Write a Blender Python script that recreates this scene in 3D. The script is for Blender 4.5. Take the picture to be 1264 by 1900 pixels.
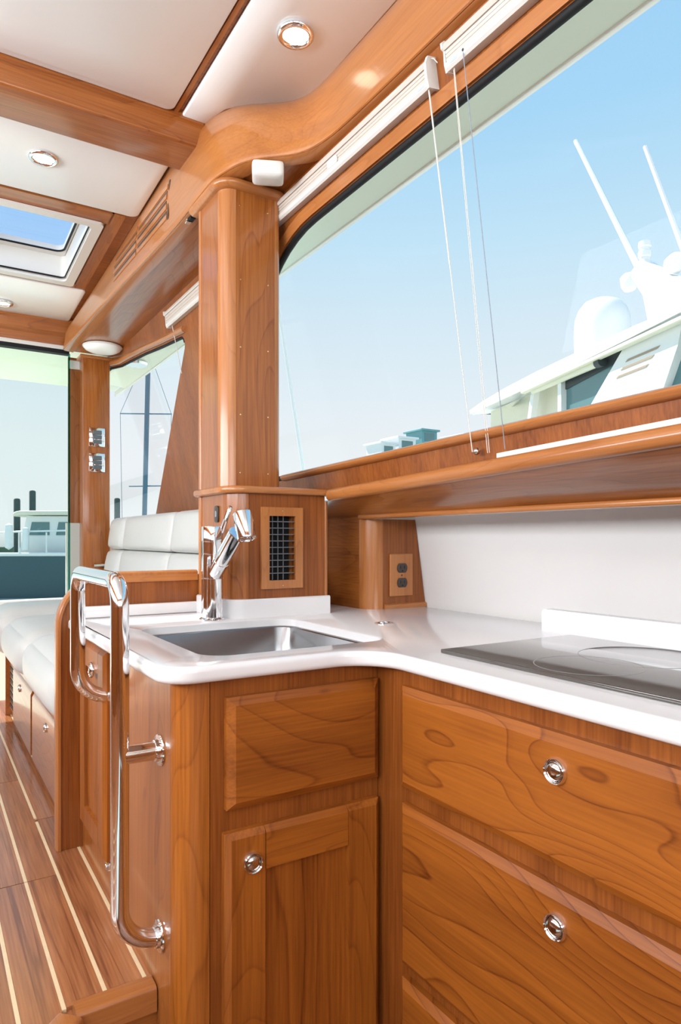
import bpy, bmesh, math, random
from mathutils import Vector, Matrix
random.seed(7)
for o in list(bpy.data.objects): bpy.data.objects.remove(o, do_unlink=True)
SC = bpy.context.scene
COL = SC.collection
PI = math.pi

# ------------------------------------------------------------------ camera
F_PX = 1245.0
cam_d = bpy.data.cameras.new('camera')
cam = bpy.data.objects.new('camera', cam_d); COL.objects.link(cam)
cam_d.sensor_fit = 'HORIZONTAL'; cam_d.sensor_width = 24.0
cam_d.lens = 24.0 * F_PX / 1264.0
cam_d.shift_y = 50.0 / 1264.0
cam_d.clip_start = 0.02; cam_d.clip_end = 500
cam.location = (0, 0, 1.105)
cam.rotation_euler = (PI / 2, 0, -math.atan(777 / F_PX))
SC.camera = cam

# ------------------------------------------------------------------ world, sun, added fill lights, exposure
world = bpy.data.worlds.new('sky'); SC.world = world
world.use_nodes = True
nt = world.node_tree; nt.nodes.clear()
wo = nt.nodes.new('ShaderNodeOutputWorld'); bg = nt.nodes.new('ShaderNodeBackground')
tc = nt.nodes.new('ShaderNodeTexCoord'); sp = nt.nodes.new('ShaderNodeSeparateXYZ')
mr = nt.nodes.new('ShaderNodeMapRange'); rp = nt.nodes.new('ShaderNodeValToRGB')
mr.inputs[1].default_value = -1; mr.inputs[2].default_value = 1
nt.links.new(tc.outputs['Generated'], sp.inputs[0]); nt.links.new(sp.outputs[2], mr.inputs[0])
nt.links.new(mr.outputs[0], rp.inputs[0]); nt.links.new(rp.outputs[0], bg.inputs[0]); nt.links.new(bg.outputs[0], wo.inputs[0])
er = rp.color_ramp
er.elements[0].position = 0.0; er.elements[0].color = (.30, .36, .38, 1)
er.elements[1].position = 1.0; er.elements[1].color = (.22, .48, .88, 1)
for p, c in ((.49, (.52, .60, .62, 1)), (.505, (.90, .92, .94, 1)), (.57, (.86, .90, .94, 1)), (.655, (.68, .83, .94, 1)), (.70, (.56, .79, .96, 1)), (.765, (.385, .68, .945, 1))):
    e = er.elements.new(p); e.color = c
bg.inputs[1].default_value = 1.0

sun_d = bpy.data.lights.new('sun', 'SUN'); sun = bpy.data.objects.new('sun', sun_d); COL.objects.link(sun)
sun_d.energy = 7.0; sun_d.angle = 0.012; sun_d.color = (1.0, .95, .88)
sun.rotation_euler = Vector((.29, -.70, -1.0)).to_track_quat('-Z', 'Y').to_euler()
sun.location = (-3, 7, 9)

def area(name, loc, aim, sx, sy, power, col=(1, 1, 1)):
    d = bpy.data.lights.new(name, 'AREA'); d.shape = 'RECTANGLE'; d.size = sx; d.size_y = sy; d.energy = power; d.color = col
    o = bpy.data.objects.new(name, d); COL.objects.link(o); o.location = loc
    o.rotation_euler = (Vector(aim) - Vector(loc)).to_track_quat('-Z', 'Y').to_euler()
    return o
area('added_fill_forward', (-.35, -1.62, 1.62), (.1, .6, 3.75), 2.3, .85, 47, (.89, .955, 1.0))  # added fill light at the forward opening, tilted up to brighten the overhead
area('added_fill_port', (-1.62, .9, 1.62), (.5, 1.0, 3.05), 3.4, .62, 118, (.89, .955, 1.0))  # extra fill lamp on the port side, aimed upward to lift the interior

vs = SC.view_settings
vs.view_transform = 'Standard'; vs.look = 'None'; vs.exposure = 0.0; vs.gamma = 1.0; vs.use_curve_mapping = False

# ------------------------------------------------------------------ materials
MATS = {}
def newmat(n):
    m = bpy.data.materials.new(n); m.use_nodes = True
    MATS[n] = m
    return m, m.node_tree, m.node_tree.nodes['Principled BSDF']
def plain(n, c, rough=.4, metal=0, spec=.5, coat=0, noise=0, nscale=40, bump=0):
    m, t, b = newmat(n)
    b.inputs['Base Color'].default_value = (*c, 1); b.inputs['Roughness'].default_value = rough
    b.inputs['Metallic'].default_value = metal; b.inputs['Specular IOR Level'].default_value = spec
    b.inputs['Coat Weight'].default_value = coat; b.inputs['Coat Roughness'].default_value = .08
    if noise or bump:
        tcn = t.nodes.new('ShaderNodeTexCoord'); nz = t.nodes.new('ShaderNodeTexNoise')
        nz.inputs['Scale'].default_value = nscale; nz.inputs['Detail'].default_value = 4
        t.links.new(tcn.outputs['Object'], nz.inputs['Vector'])
        if noise:
            mx = t.nodes.new('ShaderNodeMix'); mx.data_type = 'RGBA'
            mx.inputs['A'].default_value = (*[v * (1 - noise) for v in c], 1); mx.inputs['B'].default_value = (*[min(1, v * (1 + noise)) for v in c], 1)
            t.links.new(nz.outputs['Fac'], mx.inputs['Factor']); t.links.new(mx.outputs['Result'], b.inputs['Base Color'])
        if bump:
            bp = t.nodes.new('ShaderNodeBump'); bp.inputs['Strength'].default_value = bump; bp.inputs['Distance'].default_value = .002
            t.links.new(nz.outputs['Fac'], bp.inputs['Height']); t.links.new(bp.outputs[0], b.inputs['Normal'])
    return m

def wood(n, axis, light=(.42, .138, .027), dark=(.20, .051, .008), fig=.7, across=5.0, along=.7, lines=26.0, rough=.30, fibre=.5, coat=.45, off=0.0):
    """varnished wood; grain along local axis 0/1/2"""
    m, t, b = newmat(n); N = t.nodes; Lk = t.links
    tcn = N.new('ShaderNodeTexCoord'); oi = N.new('ShaderNodeObjectInfo')
    va = N.new('ShaderNodeVectorMath'); va.operation = 'ADD'
    mu = N.new('ShaderNodeMath'); mu.operation = 'MULTIPLY'; mu.inputs[1].default_value = 23.7
    ad = N.new('ShaderNodeMath'); ad.operation = 'ADD'; ad.inputs[1].default_value = off
    Lk.new(oi.outputs['Random'], mu.inputs[0]); Lk.new(mu.outputs[0], ad.inputs[0])
    cx = N.new('ShaderNodeCombineXYZ')
    for i in range(3): Lk.new(ad.outputs[0], cx.inputs[i])
    Lk.new(tcn.outputs['Object'], va.inputs[0]); Lk.new(cx.outputs[0], va.inputs[1])
    def mapped(sa, sl):
        mp = N.new('ShaderNodeMapping'); s = [sa, sa, sa]; s[axis] = sl
        mp.inputs['Scale'].default_value = s; Lk.new(va.outputs[0], mp.inputs['Vector']); return mp
    # growth-ring contours
    m1 = mapped(across, along); n1 = N.new('ShaderNodeTexNoise'); n1.inputs['Scale'].default_value = 1; n1.inputs['Detail'].default_value = 2.2; n1.inputs['Roughness'].default_value = .42; n1.inputs['Distortion'].default_value = .25
    Lk.new(m1.outputs[0], n1.inputs['Vector'])
    k = N.new('ShaderNodeMath'); k.operation = 'MULTIPLY'; k.inputs[1].default_value = lines; Lk.new(n1.outputs['Fac'], k.inputs[0])
    fr = N.new('ShaderNodeMath'); fr.operation = 'FRACT'; Lk.new(k.outputs[0], fr.inputs[0])
    r1 = N.new('ShaderNodeValToRGB'); cr = r1.color_ramp
    cr.elements[0].position = 0; cr.elements[0].color = (0, 0, 0, 1); cr.elements[1].position = 1; cr.elements[1].color = (0, 0, 0, 1)
    for p, v in ((.60, .10), (.88, .32), (.955, 1.0), (.985, .25)):
        e = cr.elements.new(p); e.color = (v, v, v, 1)
    Lk.new(fr.outputs[0], r1.inputs[0])
    # fibre
    m2 = mapped(230, 7); n2 = N.new('ShaderNodeTexNoise'); n2.inputs['Scale'].default_value = 1; n2.inputs['Detail'].default_value = 3
    Lk.new(m2.outputs[0], n2.inputs['Vector'])
    # broad tone bands
    m3 = mapped(16, .9); n3 = N.new('ShaderNodeTexNoise'); n3.inputs['Scale'].default_value = 1; n3.inputs['Detail'].default_value = 2
    Lk.new(m3.outputs[0], n3.inputs['Vector'])
    f2 = N.new('ShaderNodeMapRange'); f2.inputs[1].default_value = .3; f2.inputs[2].default_value = .72; f2.inputs[4].default_value = fibre
    Lk.new(n2.outputs['Fac'], f2.inputs[0])
    f3 = N.new('ShaderNodeMapRange'); f3.inputs[1].default_value = .3; f3.inputs[2].default_value = .7; f3.inputs[4].default_value = .45
    Lk.new(n3.outputs['Fac'], f3.inputs[0])
    s1 = N.new('ShaderNodeMath'); s1.operation = 'MULTIPLY'; s1.inputs[1].default_value = .55 * fig; Lk.new(r1.outputs[0], s1.inputs[0])
    a1 = N.new('ShaderNodeMath'); a1.operation = 'ADD'; Lk.new(s1.outputs[0], a1.inputs[0]); Lk.new(f2.outputs[0], a1.inputs[1])
    a2 = N.new('ShaderNodeMath'); a2.operation = 'ADD'; a2.use_clamp = True; Lk.new(a1.outputs[0], a2.inputs[0]); Lk.new(f3.outputs[0], a2.inputs[1])
    mx = N.new('ShaderNodeMix'); mx.data_type = 'RGBA'; mx.inputs['A'].default_value = (*light, 1); mx.inputs['B'].default_value = (*dark, 1)
    Lk.new(a2.outputs[0], mx.inputs['Factor']); Lk.new(mx.outputs['Result'], b.inputs['Base Color'])
    bp = N.new('ShaderNodeBump'); bp.inputs['Strength'].default_value = .06; bp.inputs['Distance'].default_value = .0006
    Lk.new(n2.outputs['Fac'], bp.inputs['Height']); Lk.new(bp.outputs[0], b.inputs['Normal'])
    b.inputs['Roughness'].default_value = rough; b.inputs['Specular IOR Level'].default_value = .38; b.inputs['Coat Weight'].default_value = coat; b.inputs['Coat Roughness'].default_value = .12
    return m

def glass(n, tint, refl=1.0, rough=0.0, k=.28):
    """thin pane: clear pass-through plus a mirror layer that grows towards grazing angles"""
    m = bpy.data.materials.new(n); m.use_nodes = True; MATS[n] = m
    t = m.node_tree; t.nodes.clear()
    o = t.nodes.new('ShaderNodeOutputMaterial'); mx = t.nodes.new('ShaderNodeMixShader')
    tr = t.nodes.new('ShaderNodeBsdfTransparent'); gl = t.nodes.new('ShaderNodeBsdfGlossy'); lw = t.nodes.new('ShaderNodeLayerWeight')
    lw.inputs[0].default_value = .5
    pw = t.nodes.new('ShaderNodeMath'); pw.operation = 'POWER'; pw.inputs[1].default_value = 5
    ma = t.nodes.new('ShaderNodeMath'); ma.operation = 'MULTIPLY_ADD'; ma.inputs[1].default_value = k; ma.inputs[2].default_value = .0015
    tr.inputs[0].default_value = (*tint, 1); gl.inputs['Roughness'].default_value = rough; gl.inputs[0].default_value = (refl, refl, refl, 1)
    t.links.new(lw.outputs['Facing'], pw.inputs[0]); t.links.new(pw.outputs[0], ma.inputs[0]); t.links.new(ma.outputs[0], mx.inputs[0])
    t.links.new(tr.outputs[0], mx.inputs[1]); t.links.new(gl.outputs[0], mx.inputs[2]); t.links.new(mx.outputs[0], o.inputs[0])
    return m
def emit(n, c, s):
    m = bpy.data.materials.new(n); m.use_nodes = True; MATS[n] = m
    t = m.node_tree; t.nodes.clear()
    o = t.nodes.new('ShaderNodeOutputMaterial'); e = t.nodes.new('ShaderNodeEmission'); e.inputs[0].default_value = (*c, 1); e.inputs[1].default_value = s
    t.links.new(e.outputs[0], o.inputs[0]); return m

wood('cherry_z', 2); wood('cherry_x', 0); wood('cherry_y', 1)
FR = dict(light=(.40, .117, .0135), dark=(.115, .023, .002), rough=.40, coat=.05)
wood('front_y', 1, fig=.85, across=3.6, along=.95, lines=34, fibre=.26, **FR); wood('front_x', 0, fig=.6, across=4, along=1.1, lines=30, fibre=.35, **FR)
wood('front_z', 2, fig=.5, across=4, along=.6, lines=26, fibre=.4, **FR)
wood('trim_wood', 1, light=(.48, .182, .050), dark=(.29, .089, .021), fig=.5, fibre=.35)
wood('trim_wood_x', 0, light=(.48, .182, .050), dark=(.29, .089, .021), fig=.5, fibre=.35)
wood('trim_wood_z', 2, light=(.48, .182, .050), dark=(.29, .089, .021), fig=.5, fibre=.35)
wood('straight_z', 2, light=(.34, .100, .017), dark=(.145, .034, .005), fig=.35, across=40, along=.6, lines=5, fibre=.55, coat=.10, rough=.36)
wood('teak', 1, light=(.50, .205, .082), dark=(.20, .066, .025), fig=.9, across=30, along=.35, lines=4, rough=.24, fibre=.5, coat=.4)
plain('holly', (.80, .62, .38), .3, coat=.3, noise=.08, nscale=60)
plain('liner', (.85, .88, .89), .22, spec=.5, noise=.01, nscale=3)
plain('solid_surface', (.745, .72, .715), .16, spec=.5, coat=.3, noise=.015, nscale=9)
plain('backsplash', (.66, .63, .61), .3, noise=.02, nscale=4)
plain('white_plastic', (.66, .64, .60), .35)
plain('shade_plastic', (.56, .49, .43), .3, noise=.02, nscale=20)
plain('leather', (.58, .585, .565), .42, noise=.03, nscale=12, bump=.12)
plain('chrome', (.86, .87, .88), .06, metal=1)
plain('nickel', (.62, .60, .57), .12, metal=1)
plain('steel', (.30, .30, .305), .24, metal=1, noise=.06, nscale=25)
plain('black_rubber', (.008, .008, .009), .6, spec=.25)
plain('black_glass', (.075, .062, .054), .06, spec=.7, coat=.3)
plain('black_void', (.004, .004, .004), .9)
plain('grey_metal', (.20, .21, .23), .35, metal=.6)
plain('dark_plastic', (.045, .03, .024), .35)
plain('switch_grey', (.10, .115, .12), .4)
plain('brass', (.75, .55, .25), .25, metal=1)
plain('gelcoat', (.86, .85, .80), .25, noise=.01, nscale=2)
plain('gelcoat_eave', (.82, .89, .77), .45, noise=.02, nscale=3)
plain('yacht_white', (.90, .90, .88), .25)
plain('yacht_glass', (.10, .22, .23), .05, spec=.8)
plain('yacht_dark', (.05, .06, .065), .5)
plain('hull_teal', (.04, .10, .12), .25)
plain('cream_paint', (.80, .76, .60), .45)
plain('piling', (.07, .10, .09), .8, noise=.3, nscale=5)
plain('mast_paint', (.10, .20, .28), .35)
plain('water', (.42, .50, .47), .2, spec=.5, bump=.0)
plain('building_white', (.85, .86, .86), .6)
plain('building_teal', (.16, .36, .38), .5)
plain('print_blue', (.42, .47, .58), .5)
plain('cord', (.62, .58, .52), .6)
plain('cord_dark', (.22, .25, .30), .5)
plain('shore', (.10, .16, .10), .9, noise=.4, nscale=.4)
glass('pane_clear', (.985, .995, .992)); glass('pane_green', (.93, .98, .965)); glass('pane_hatch', (.80, .88, 1.0))
glass('pane_edge', (.25, .55, .50), .8)
emit('lamp_lens', (1.0, .90, .70), 6.0); 
plain('dome_diffuser', (.86, .86, .84), .35)

# ------------------------------------------------------------------ mesh helpers (all shapes are (verts, faces) in metres)
def J(*sh):
    V, Fc = [], []
    for v, f in sh:
        o = len(V); V += [tuple(p) for p in v]; Fc += [tuple(i + o for i in q) for q in f]
    return V, Fc
def bev(x0, x1, y0, y1, z0, z1, b=.003, seg=1):
    bm = bmesh.new(); bmesh.ops.create_cube(bm, size=1)
    for v in bm.verts: v.co = Vector(((x0 + x1) / 2 + v.co.x * (x1 - x0), (y0 + y1) / 2 + v.co.y * (y1 - y0), (z0 + z1) / 2 + v.co.z * (z1 - z0)))
    if b: bmesh.ops.bevel(bm, geom=list(bm.edges), offset=b, segments=seg, affect='EDGES', profile=.5)
    bm.verts.index_update()
    r = ([tuple(v.co) for v in bm.verts], [tuple(v.index for v in f.verts) for f in bm.faces]); bm.free(); return r
def box(*a): return bev(*a, b=0)
def mapv(sh, fn): return [tuple(fn(Vector(p))) for p in sh[0]], sh[1]
def prism(poly, axis, a0, a1):
    """polygon of (u,v) extruded along axis: 0->(y,z) 1->(x,z) 2->(x,y)"""
    def pt(p, a): return (a, p[0], p[1]) if axis == 0 else (p[0], a, p[1]) if axis == 1 else (p[0], p[1], a)
    n = len(poly); V = [pt(p, a0) for p in poly] + [pt(p, a1) for p in poly]
    Fc = [tuple(range(n)), tuple(range(2 * n - 1, n - 1, -1))] + [(i, i + n, (i + 1) % n + n, (i + 1) % n) for i in range(n)]
    return V, Fc
def fill2d(outer, holes=()):
    bm = bmesh.new(); loops = []
    for lp in [outer] + list(holes):
        vs_ = [bm.verts.new((p[0], p[1], 0)) for p in lp]; loops.append(vs_)
        for i in range(len(vs_)): bm.edges.new((vs_[i], vs_[(i + 1) % len(vs_)]))
    bmesh.ops.triangle_fill(bm, edges=list(bm.edges), use_beauty=True, normal=(0, 0, 1))
    bm.verts.index_update()
    P = [(v.co.x, v.co.y) for v in bm.verts]; T = [tuple(v.index for v in f.verts) for f in bm.faces]; bm.free()
    return P, T
def plate(outer, holes, f0, f1):
    """flat plate with holes; f0/f1 map (u,v) to the two faces"""
    P, T = fill2d(outer, holes); n = len(P)
    V = [tuple(f0(*p)) for p in P] + [tuple(f1(*p)) for p in P]
    Fc = list(T) + [tuple(i + n for i in reversed(t)) for t in T]
    o = 0
    for lp in [outer] + list(holes):
        k = len(lp)
        for i in range(k):
            a, b = o + i, o + (i + 1) % k
            Fc.append((a, b, b + n, a + n))
        o += k
    return V, Fc
def rrect(x0, x1, y0, y1, r, seg=5):
    P = []
    for cx_, cy_, a0 in ((x1 - r, y0 + r, -90), (x1 - r, y1 - r, 0), (x0 + r, y1 - r, 90), (x0 + r, y0 + r, 180)):
        for i in range(seg + 1):
            a = math.radians(a0 + 90 * i / seg); P.append((cx_ + r * math.cos(a), cy_ + r * math.sin(a)))
    return P
def fillet(poly, rads, seg=6, closed=True):
    """round the corners of a polyline (2-D or 3-D)"""
    n = len(poly); out = []
    for i in range(n):
        r = rads[i] if isinstance(rads, (list, tuple)) else rads
        p = Vector(poly[i])
        if r <= 0 or (not closed and i in (0, n - 1)): out.append(tuple(p)); continue
        a = Vector(poly[(i - 1) % n]); c = Vector(poly[(i + 1) % n])
        u = (a - p).normalized(); w = (c - p).normalized()
        ang = u.angle(w); d = r / math.tan(ang / 2); p0 = p + u * d; p1 = p + w * d
        ctr = p + (u + w).normalized() * (r / math.sin(ang / 2))
        e0 = p0 - ctr; e1 = p1 - ctr; th = e0.angle(e1)
        for k in range(seg + 1):
            s_ = k / seg
            q = (e0 * math.sin((1 - s_) * th) + e1 * math.sin(s_ * th)) / math.sin(th)
            out.append(tuple(ctr + q))
    return out
def offset(poly, d):
    """offset a closed 2-D polygon (ccw: +d outwards)"""
    n = len(poly); out = []
    for i in range(n):
        a, p, c = Vector(poly[i - 1]), Vector(poly[i]), Vector(poly[(i + 1) % n])
        e0 = (p - a); e1 = (c - p)
        n0 = Vector((e0.y, -e0.x)).normalized() if e0.length > 1e-9 else None
        n1 = Vector((e1.y, -e1.x)).normalized() if e1.length > 1e-9 else n0
        if n0 is None: n0 = n1
        m_ = (n0 + n1); m_ = m_.normalized() if m_.length > 1e-6 else n0
        k = max(.35, m_.dot(n0)); out.append(tuple(p + m_ * (d / k)))
    return out
def tube(path, r, n=12, caps=True):
    P = [Vector(p) for p in path]; V = []; Fc = []
    up = None
    for i, p in enumerate(P):
        t = (P[min(i + 1, len(P) - 1)] - P[max(i - 1, 0)]).normalized()
        if up is None:
            up = Vector((0, 0, 1)) if abs(t.z) < .9 else Vector((1, 0, 0))
        up = (up - t * up.dot(t)).normalized(); w = t.cross(up)
        rr = r[i] if isinstance(r, (list, tuple)) else r
        for k in range(n):
            a = 2 * PI * k / n; V.append(tuple(p + up * (rr * math.cos(a)) + w * (rr * math.sin(a))))
    for i in range(len(P) - 1):
        for k in range(n):
            a, b = i * n + k, i * n + (k + 1) % n; Fc.append((a, b, b + n, a + n))
    if caps: Fc.append(tuple(range(n - 1, -1, -1))); Fc.append(tuple(range((len(P) - 1) * n, len(P) * n)))
    return V, Fc
def lathe(prof, c, axis=(0, 0, 1), n=24):
    """profile (r,h) turned about axis through c"""
    ax = Vector(axis).normalized(); u = Vector((1, 0, 0)) if abs(ax.x) < .9 else Vector((0, 1, 0))
    u = (u - ax * u.dot(ax)).normalized(); w = ax.cross(u); c = Vector(c); V = []; Fc = []
    for r, h in prof:
        for k in range(n):
            a = 2 * PI * k / n; V.append(tuple(c + ax * h + u * (r * math.cos(a)) + w * (r * math.sin(a))))
    for i in range(len(prof) - 1):
        for k in range(n):
            a, b = i * n + k, i * n + (k + 1) % n; Fc.append((a, b, b + n, a + n))
    if prof[0][0] > 1e-6: Fc.append(tuple(range(n - 1, -1, -1)))
    if prof[-1][0] > 1e-6: Fc.append(tuple(range((len(prof) - 1) * n, len(prof) * n)))
    return V, Fc
def sweep(path, section, closed=False):
    """section points (side, up) carried along a level path; side = right of travel"""
    P = [Vector(p) for p in path]; V = []; Fc = []; n = len(section); m = len(P)
    for i, p in enumerate(P):
        a = P[i - 1] if (i > 0 or closed) else p; c = P[(i + 1) % m] if (i < m - 1 or closed) else p
        t0 = (p - a); t1 = (c - p); t0.z = t1.z = 0
        t0 = t0.normalized() if t0.length > 1e-9 else t1.normalized(); t1 = t1.normalized() if t1.length > 1e-9 else t0
        t = (t0 + t1).normalized(); s_ = Vector((t.y, -t.x, 0)) / max(.4, t.dot(t0))
        for a_, b_ in section: V.append(tuple(p + s_ * a_ + Vector((0, 0, b_))))
    for i in range(m if closed else m - 1):
        j = (i + 1) % m
        for k in range(n): Fc.append((i * n + k, i * n + (k + 1) % n, j * n + (k + 1) % n, j * n + k))
    if not closed: Fc.append(tuple(range(n - 1, -1, -1))); Fc.append(tuple(range((m - 1) * n, m * n)))
    return V, Fc
def slab(outer, z0, z1, r=.006, holes=(), hr=0.0, seg=4):
    """horizontal slab with a rounded outside edge and softly dropped hole edges"""
    rings = [(outer, z0 + r)] if r else []
    bot = offset(outer, -r) if r else outer
    L = [(bot, z0)]
    if r:
        for k in range(seg + 1):
            a = PI / 2 * k / seg; L.append((offset(outer, -r * (1 - math.sin(a))), z0 + r * (1 - math.cos(a))))
        for k in range(seg + 1):
            a = PI / 2 * k / seg; L.append((offset(outer, -r * (1 - math.cos(a))), z1 - r + r * math.sin(a)))
    else: L.append((outer, z1))
    V = []; Fc = []; n = len(outer)
    for lp, z in L:
        V += [(p[0], p[1], z) for p in lp]
    for i in range(len(L) - 1):
        for k in range(n): Fc.append((i * n + k, i * n + (k + 1) % n, (i + 1) * n + (k + 1) % n, (i + 1) * n + k))
    tophol = [offset(h, hr) if hr else h for h in holes]
    P, T = fill2d(L[-1][0], tophol); o = len(V); V += [(p[0], p[1], z1) for p in P]; Fc += [tuple(i + o for i in t) for t in T]
    P, T = fill2d(L[0][0], holes); o2 = len(V); V += [(p[0], p[1], z0) for p in P]; Fc += [tuple(i + o2 for i in reversed(t)) for t in T]
    for h, th in zip(holes, tophol):
        k = len(h); o3 = len(V); V += [(p[0], p[1], z1) for p in th] + [(p[0], p[1], z1 - hr * .8) for p in h] + [(p[0], p[1], z0) for p in h]
        for q in range(2):
            for i in range(k): Fc.append((o3 + q * k + i, o3 + q * k + k + i, o3 + q * k + k + (i + 1) % k, o3 + q * k + (i + 1) % k))
    return V, Fc
def cushion(x0, x1, y0, y1, z0, z1, r=.03, puff=.01, faces=(0, 0, 1), n=12):
    """soft padded block; puff bulges the faces named by sign vector"""
    V = []; Fc = []; idx = {}
    lo = Vector((x0, y0, z0)); hi = Vector((x1, y1, z1)); c = (lo + hi) / 2; h = (hi - lo) / 2
    def vert(u):
        key = (round(u[0], 5), round(u[1], 5), round(u[2], 5))
        if key in idx: return idx[key]
        p = Vector([c[i] + u[i] * h[i] for i in range(3)])
        q = Vector([min(max(p[i], lo[i] + r), hi[i] - r) for i in range(3)])
        d = p - q
        if d.length > 1e-9: p = q + d.normalized() * r
        for i in range(3):
            j, k = (i + 1) % 3, (i + 2) % 3
            s_ = 1 if faces[i] >= 0 else -1
            if faces[i] and u[i] * s_ > .999: p[i] += s_ * puff * (1 - u[j] ** 4) * (1 - u[k] ** 4)
        idx[key] = len(V); V.append(tuple(p)); return idx[key]
    # denser near the ends so that the rounding is smooth
    g = sorted(set([round(-math.cos(PI * i / n), 5) for i in range(n + 1)]))
    for ax in range(3):
        j, k = (ax + 1) % 3, (ax + 2) % 3
        for s_ in (-1, 1):
            for a in range(n):
                for b in range(n):
                    q = []
                    for da, db in ((0, 0), (1, 0), (1, 1), (0, 1)):
                        u = [0, 0, 0]; u[ax] = s_; u[j] = g[a + da]; u[k] = g[b + db]; q.append(vert(u))
                    Fc.append(tuple(q if s_ > 0 else q[::-1]))
    return V, Fc

WLOC = {}
def setp(o, label, cat, group=None, kind=None):
    if label: o['label'] = label
    if cat: o['category'] = cat
    if group: o['group'] = group
    if kind: o['kind'] = kind
def mk(name, sh, mat, parent=None, label=None, cat=None, group=None, kind=None, ang=35, local=False, base=None):
    V, Fc = sh
    if parent is not None: org = Vector((0, 0, 0)) if local else WLOC[parent.name]
    elif base is not None: org = Vector(base)
    else:
        xs = [p[0] for p in V]; ys = [p[1] for p in V]; zs = [p[2] for p in V]
        org = Vector(((min(xs) + max(xs)) / 2, (min(ys) + max(ys)) / 2, min(zs)))
    me = bpy.data.meshes.new(name); me.from_pydata([tuple(Vector(p) - org) for p in V], [], Fc); me.validate(); 
    bm = bmesh.new(); bm.from_mesh(me); bmesh.ops.remove_doubles(bm, verts=bm.verts, dist=1e-5); bmesh.ops.recalc_face_normals(bm, faces=bm.faces); bm.to_mesh(me); bm.free()
    me.polygons.foreach_set('use_smooth', [True] * len(me.polygons)); me.set_sharp_from_angle(angle=math.radians(ang))
    me.materials.append(MATS[mat]); me.update()
    o = bpy.data.objects.new(name, me); COL.objects.link(o)
    if parent is not None: o.parent = parent
    else: o.location = org
    WLOC[o.name] = org
    setp(o, label, cat, group, kind); return o
def thing(name, loc, label, cat, group=None, kind=None, rotz=0):
    o = bpy.data.objects.new(name, None); o.empty_display_size = .05; COL.objects.link(o); o.location = loc; o.rotation_euler = (0, 0, rotz)
    WLOC[o.name] = Vector(loc); setp(o, label, cat, group, kind); return o
def share(src, parent, loc):
    c = bpy.data.objects.new(src.name.split('.')[0], src.data); COL.objects.link(c); c.parent = parent; c.location = loc
    WLOC[c.name] = WLOC[parent.name]; return c
# ------------------------------------------------------------------ the setting
WK, WC = .174, 1.097                      # cabin side leans inboard going up
def wx(z): return WC - WK * z
def wp(y, z, d=0.0): return (wx(z) - .985 * d, y, z - .171 * d)
def zc(y): return 2.17 - .05 * max(0.0, y - 1.9)

# --- salon sole: base plus teak planks and holly inlays
FZ = .385
floor = mk('floor', prism([(.335, 1.08), (.19, 1.08), (-.3, .59), (-.3, -1.6), (-1.65, -1.6), (-1.65, 3.36), (.95, 3.36), (.95, 1.69), (.335, 1.69)], 2, .33, FZ - .006), 'teak', label='raised teak and holly cabin sole in the salon', cat='floor', kind='structure')
xs = [.311 - .063 * k for k in range(12)]
for k, xc in enumerate(xs):
    brk = [1.872] if k == 1 else ([1.544, 2.21] if k > 1 else [])
    y0 = 1.10 if xc > .19 else 1.10 - (.19 - xc)
    segs = [y0] + [b for b in brk if b > y0 + .05] + [3.34]
    for a, b in zip(segs[:-1], segs[1:]):
        g = .0016 if k != 1 else .012
        mk('holly_strip', bev(xc - .0033, xc + .0033, a + (g if a != y0 else 0), b - (g if b != 3.34 else 0), FZ - .006, FZ, .0003), 'holly', floor)
    xr, xl = xc - .0036, xc - .0594
    ya = 1.10 - max(0, .19 - xr); yb = 1.10 - max(0, .19 - xl)
    brk = [1.872] if k == 0 else [1.544, 2.21]
    segs = [None] + [b for b in brk] + [3.34]
    for i in range(len(segs) - 1):
        g = .0014
        a0 = (ya, yb) if i == 0 else (segs[i] + g,) * 2
        e = segs[i + 1] - (g if i < len(segs) - 2 else 0)
        if min(e - a0[0], e - a0[1]) < .03: continue
        mk('plank', prism([(xr, a0[0]), (xr, e), (xl, e), (xl, a0[1])], 2, FZ - .008, FZ - .0004), 'teak', floor)
mk('plank', box(.3146, .335, 1.10, 1.66, FZ - .008, FZ - .0004), 'teak', floor)
mk('floor_galley', box(-.3, 1.3, -1.6, 1.08, -.03, 0), 'teak', label='lower teak sole in the galley', cat='floor', kind='structure')

# --- step edge down into the galley
st = thing('trim_1', (.2, 1.08, 0), 'wooden step edge where the salon sole meets the galley well', 'step', kind='structure')
nos = fillet([(1.062, .352), (1.062, .392), (1.10, .392), (1.10, .352)], [0, .008, .006, 0])
mk('nosing', prism(nos, 0, .197, .318), 'trim_wood_x', st)
q = Vector((.2, 1.062)); dd = Vector((-1, -1)).normalized(); nn = Vector((1, -1)).normalized()
def diag(u, v, z): p = q + dd * u + nn * v; return (p.x, p.y, z)
sec = fillet([(.010, .352), (.010, .392), (-.034, .392), (-.034, .352)], [0, .008, .006, 0])
V = []; n_ = len(sec)
for u in (0.004, .7): V += [diag(u, a, b) for a, b in sec]
mk('nosing', (V, [tuple(range(n_)), tuple(range(2 * n_ - 1, n_ - 1, -1))] + [(i, i + n_, (i + 1) % n_ + n_, (i + 1) % n_) for i in range(n_)]), 'trim_wood', st)
rs = mk('riser', box(.19, .33, 1.072, 1.079, 0, .352), 'cherry_x', st)
mk('step_light_slot', bev(.222, .285, 1.068, 1.074, .300, .332, .004), 'black_rubber', st)
V = [diag(0, 0, 0), diag(.7, 0, 0), diag(.7, 0, .352), diag(0, 0, .352), diag(0, -.012, 0), diag(.7, -.012, 0), diag(.7, -.012, .352), diag(0, -.012, .352)]
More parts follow.
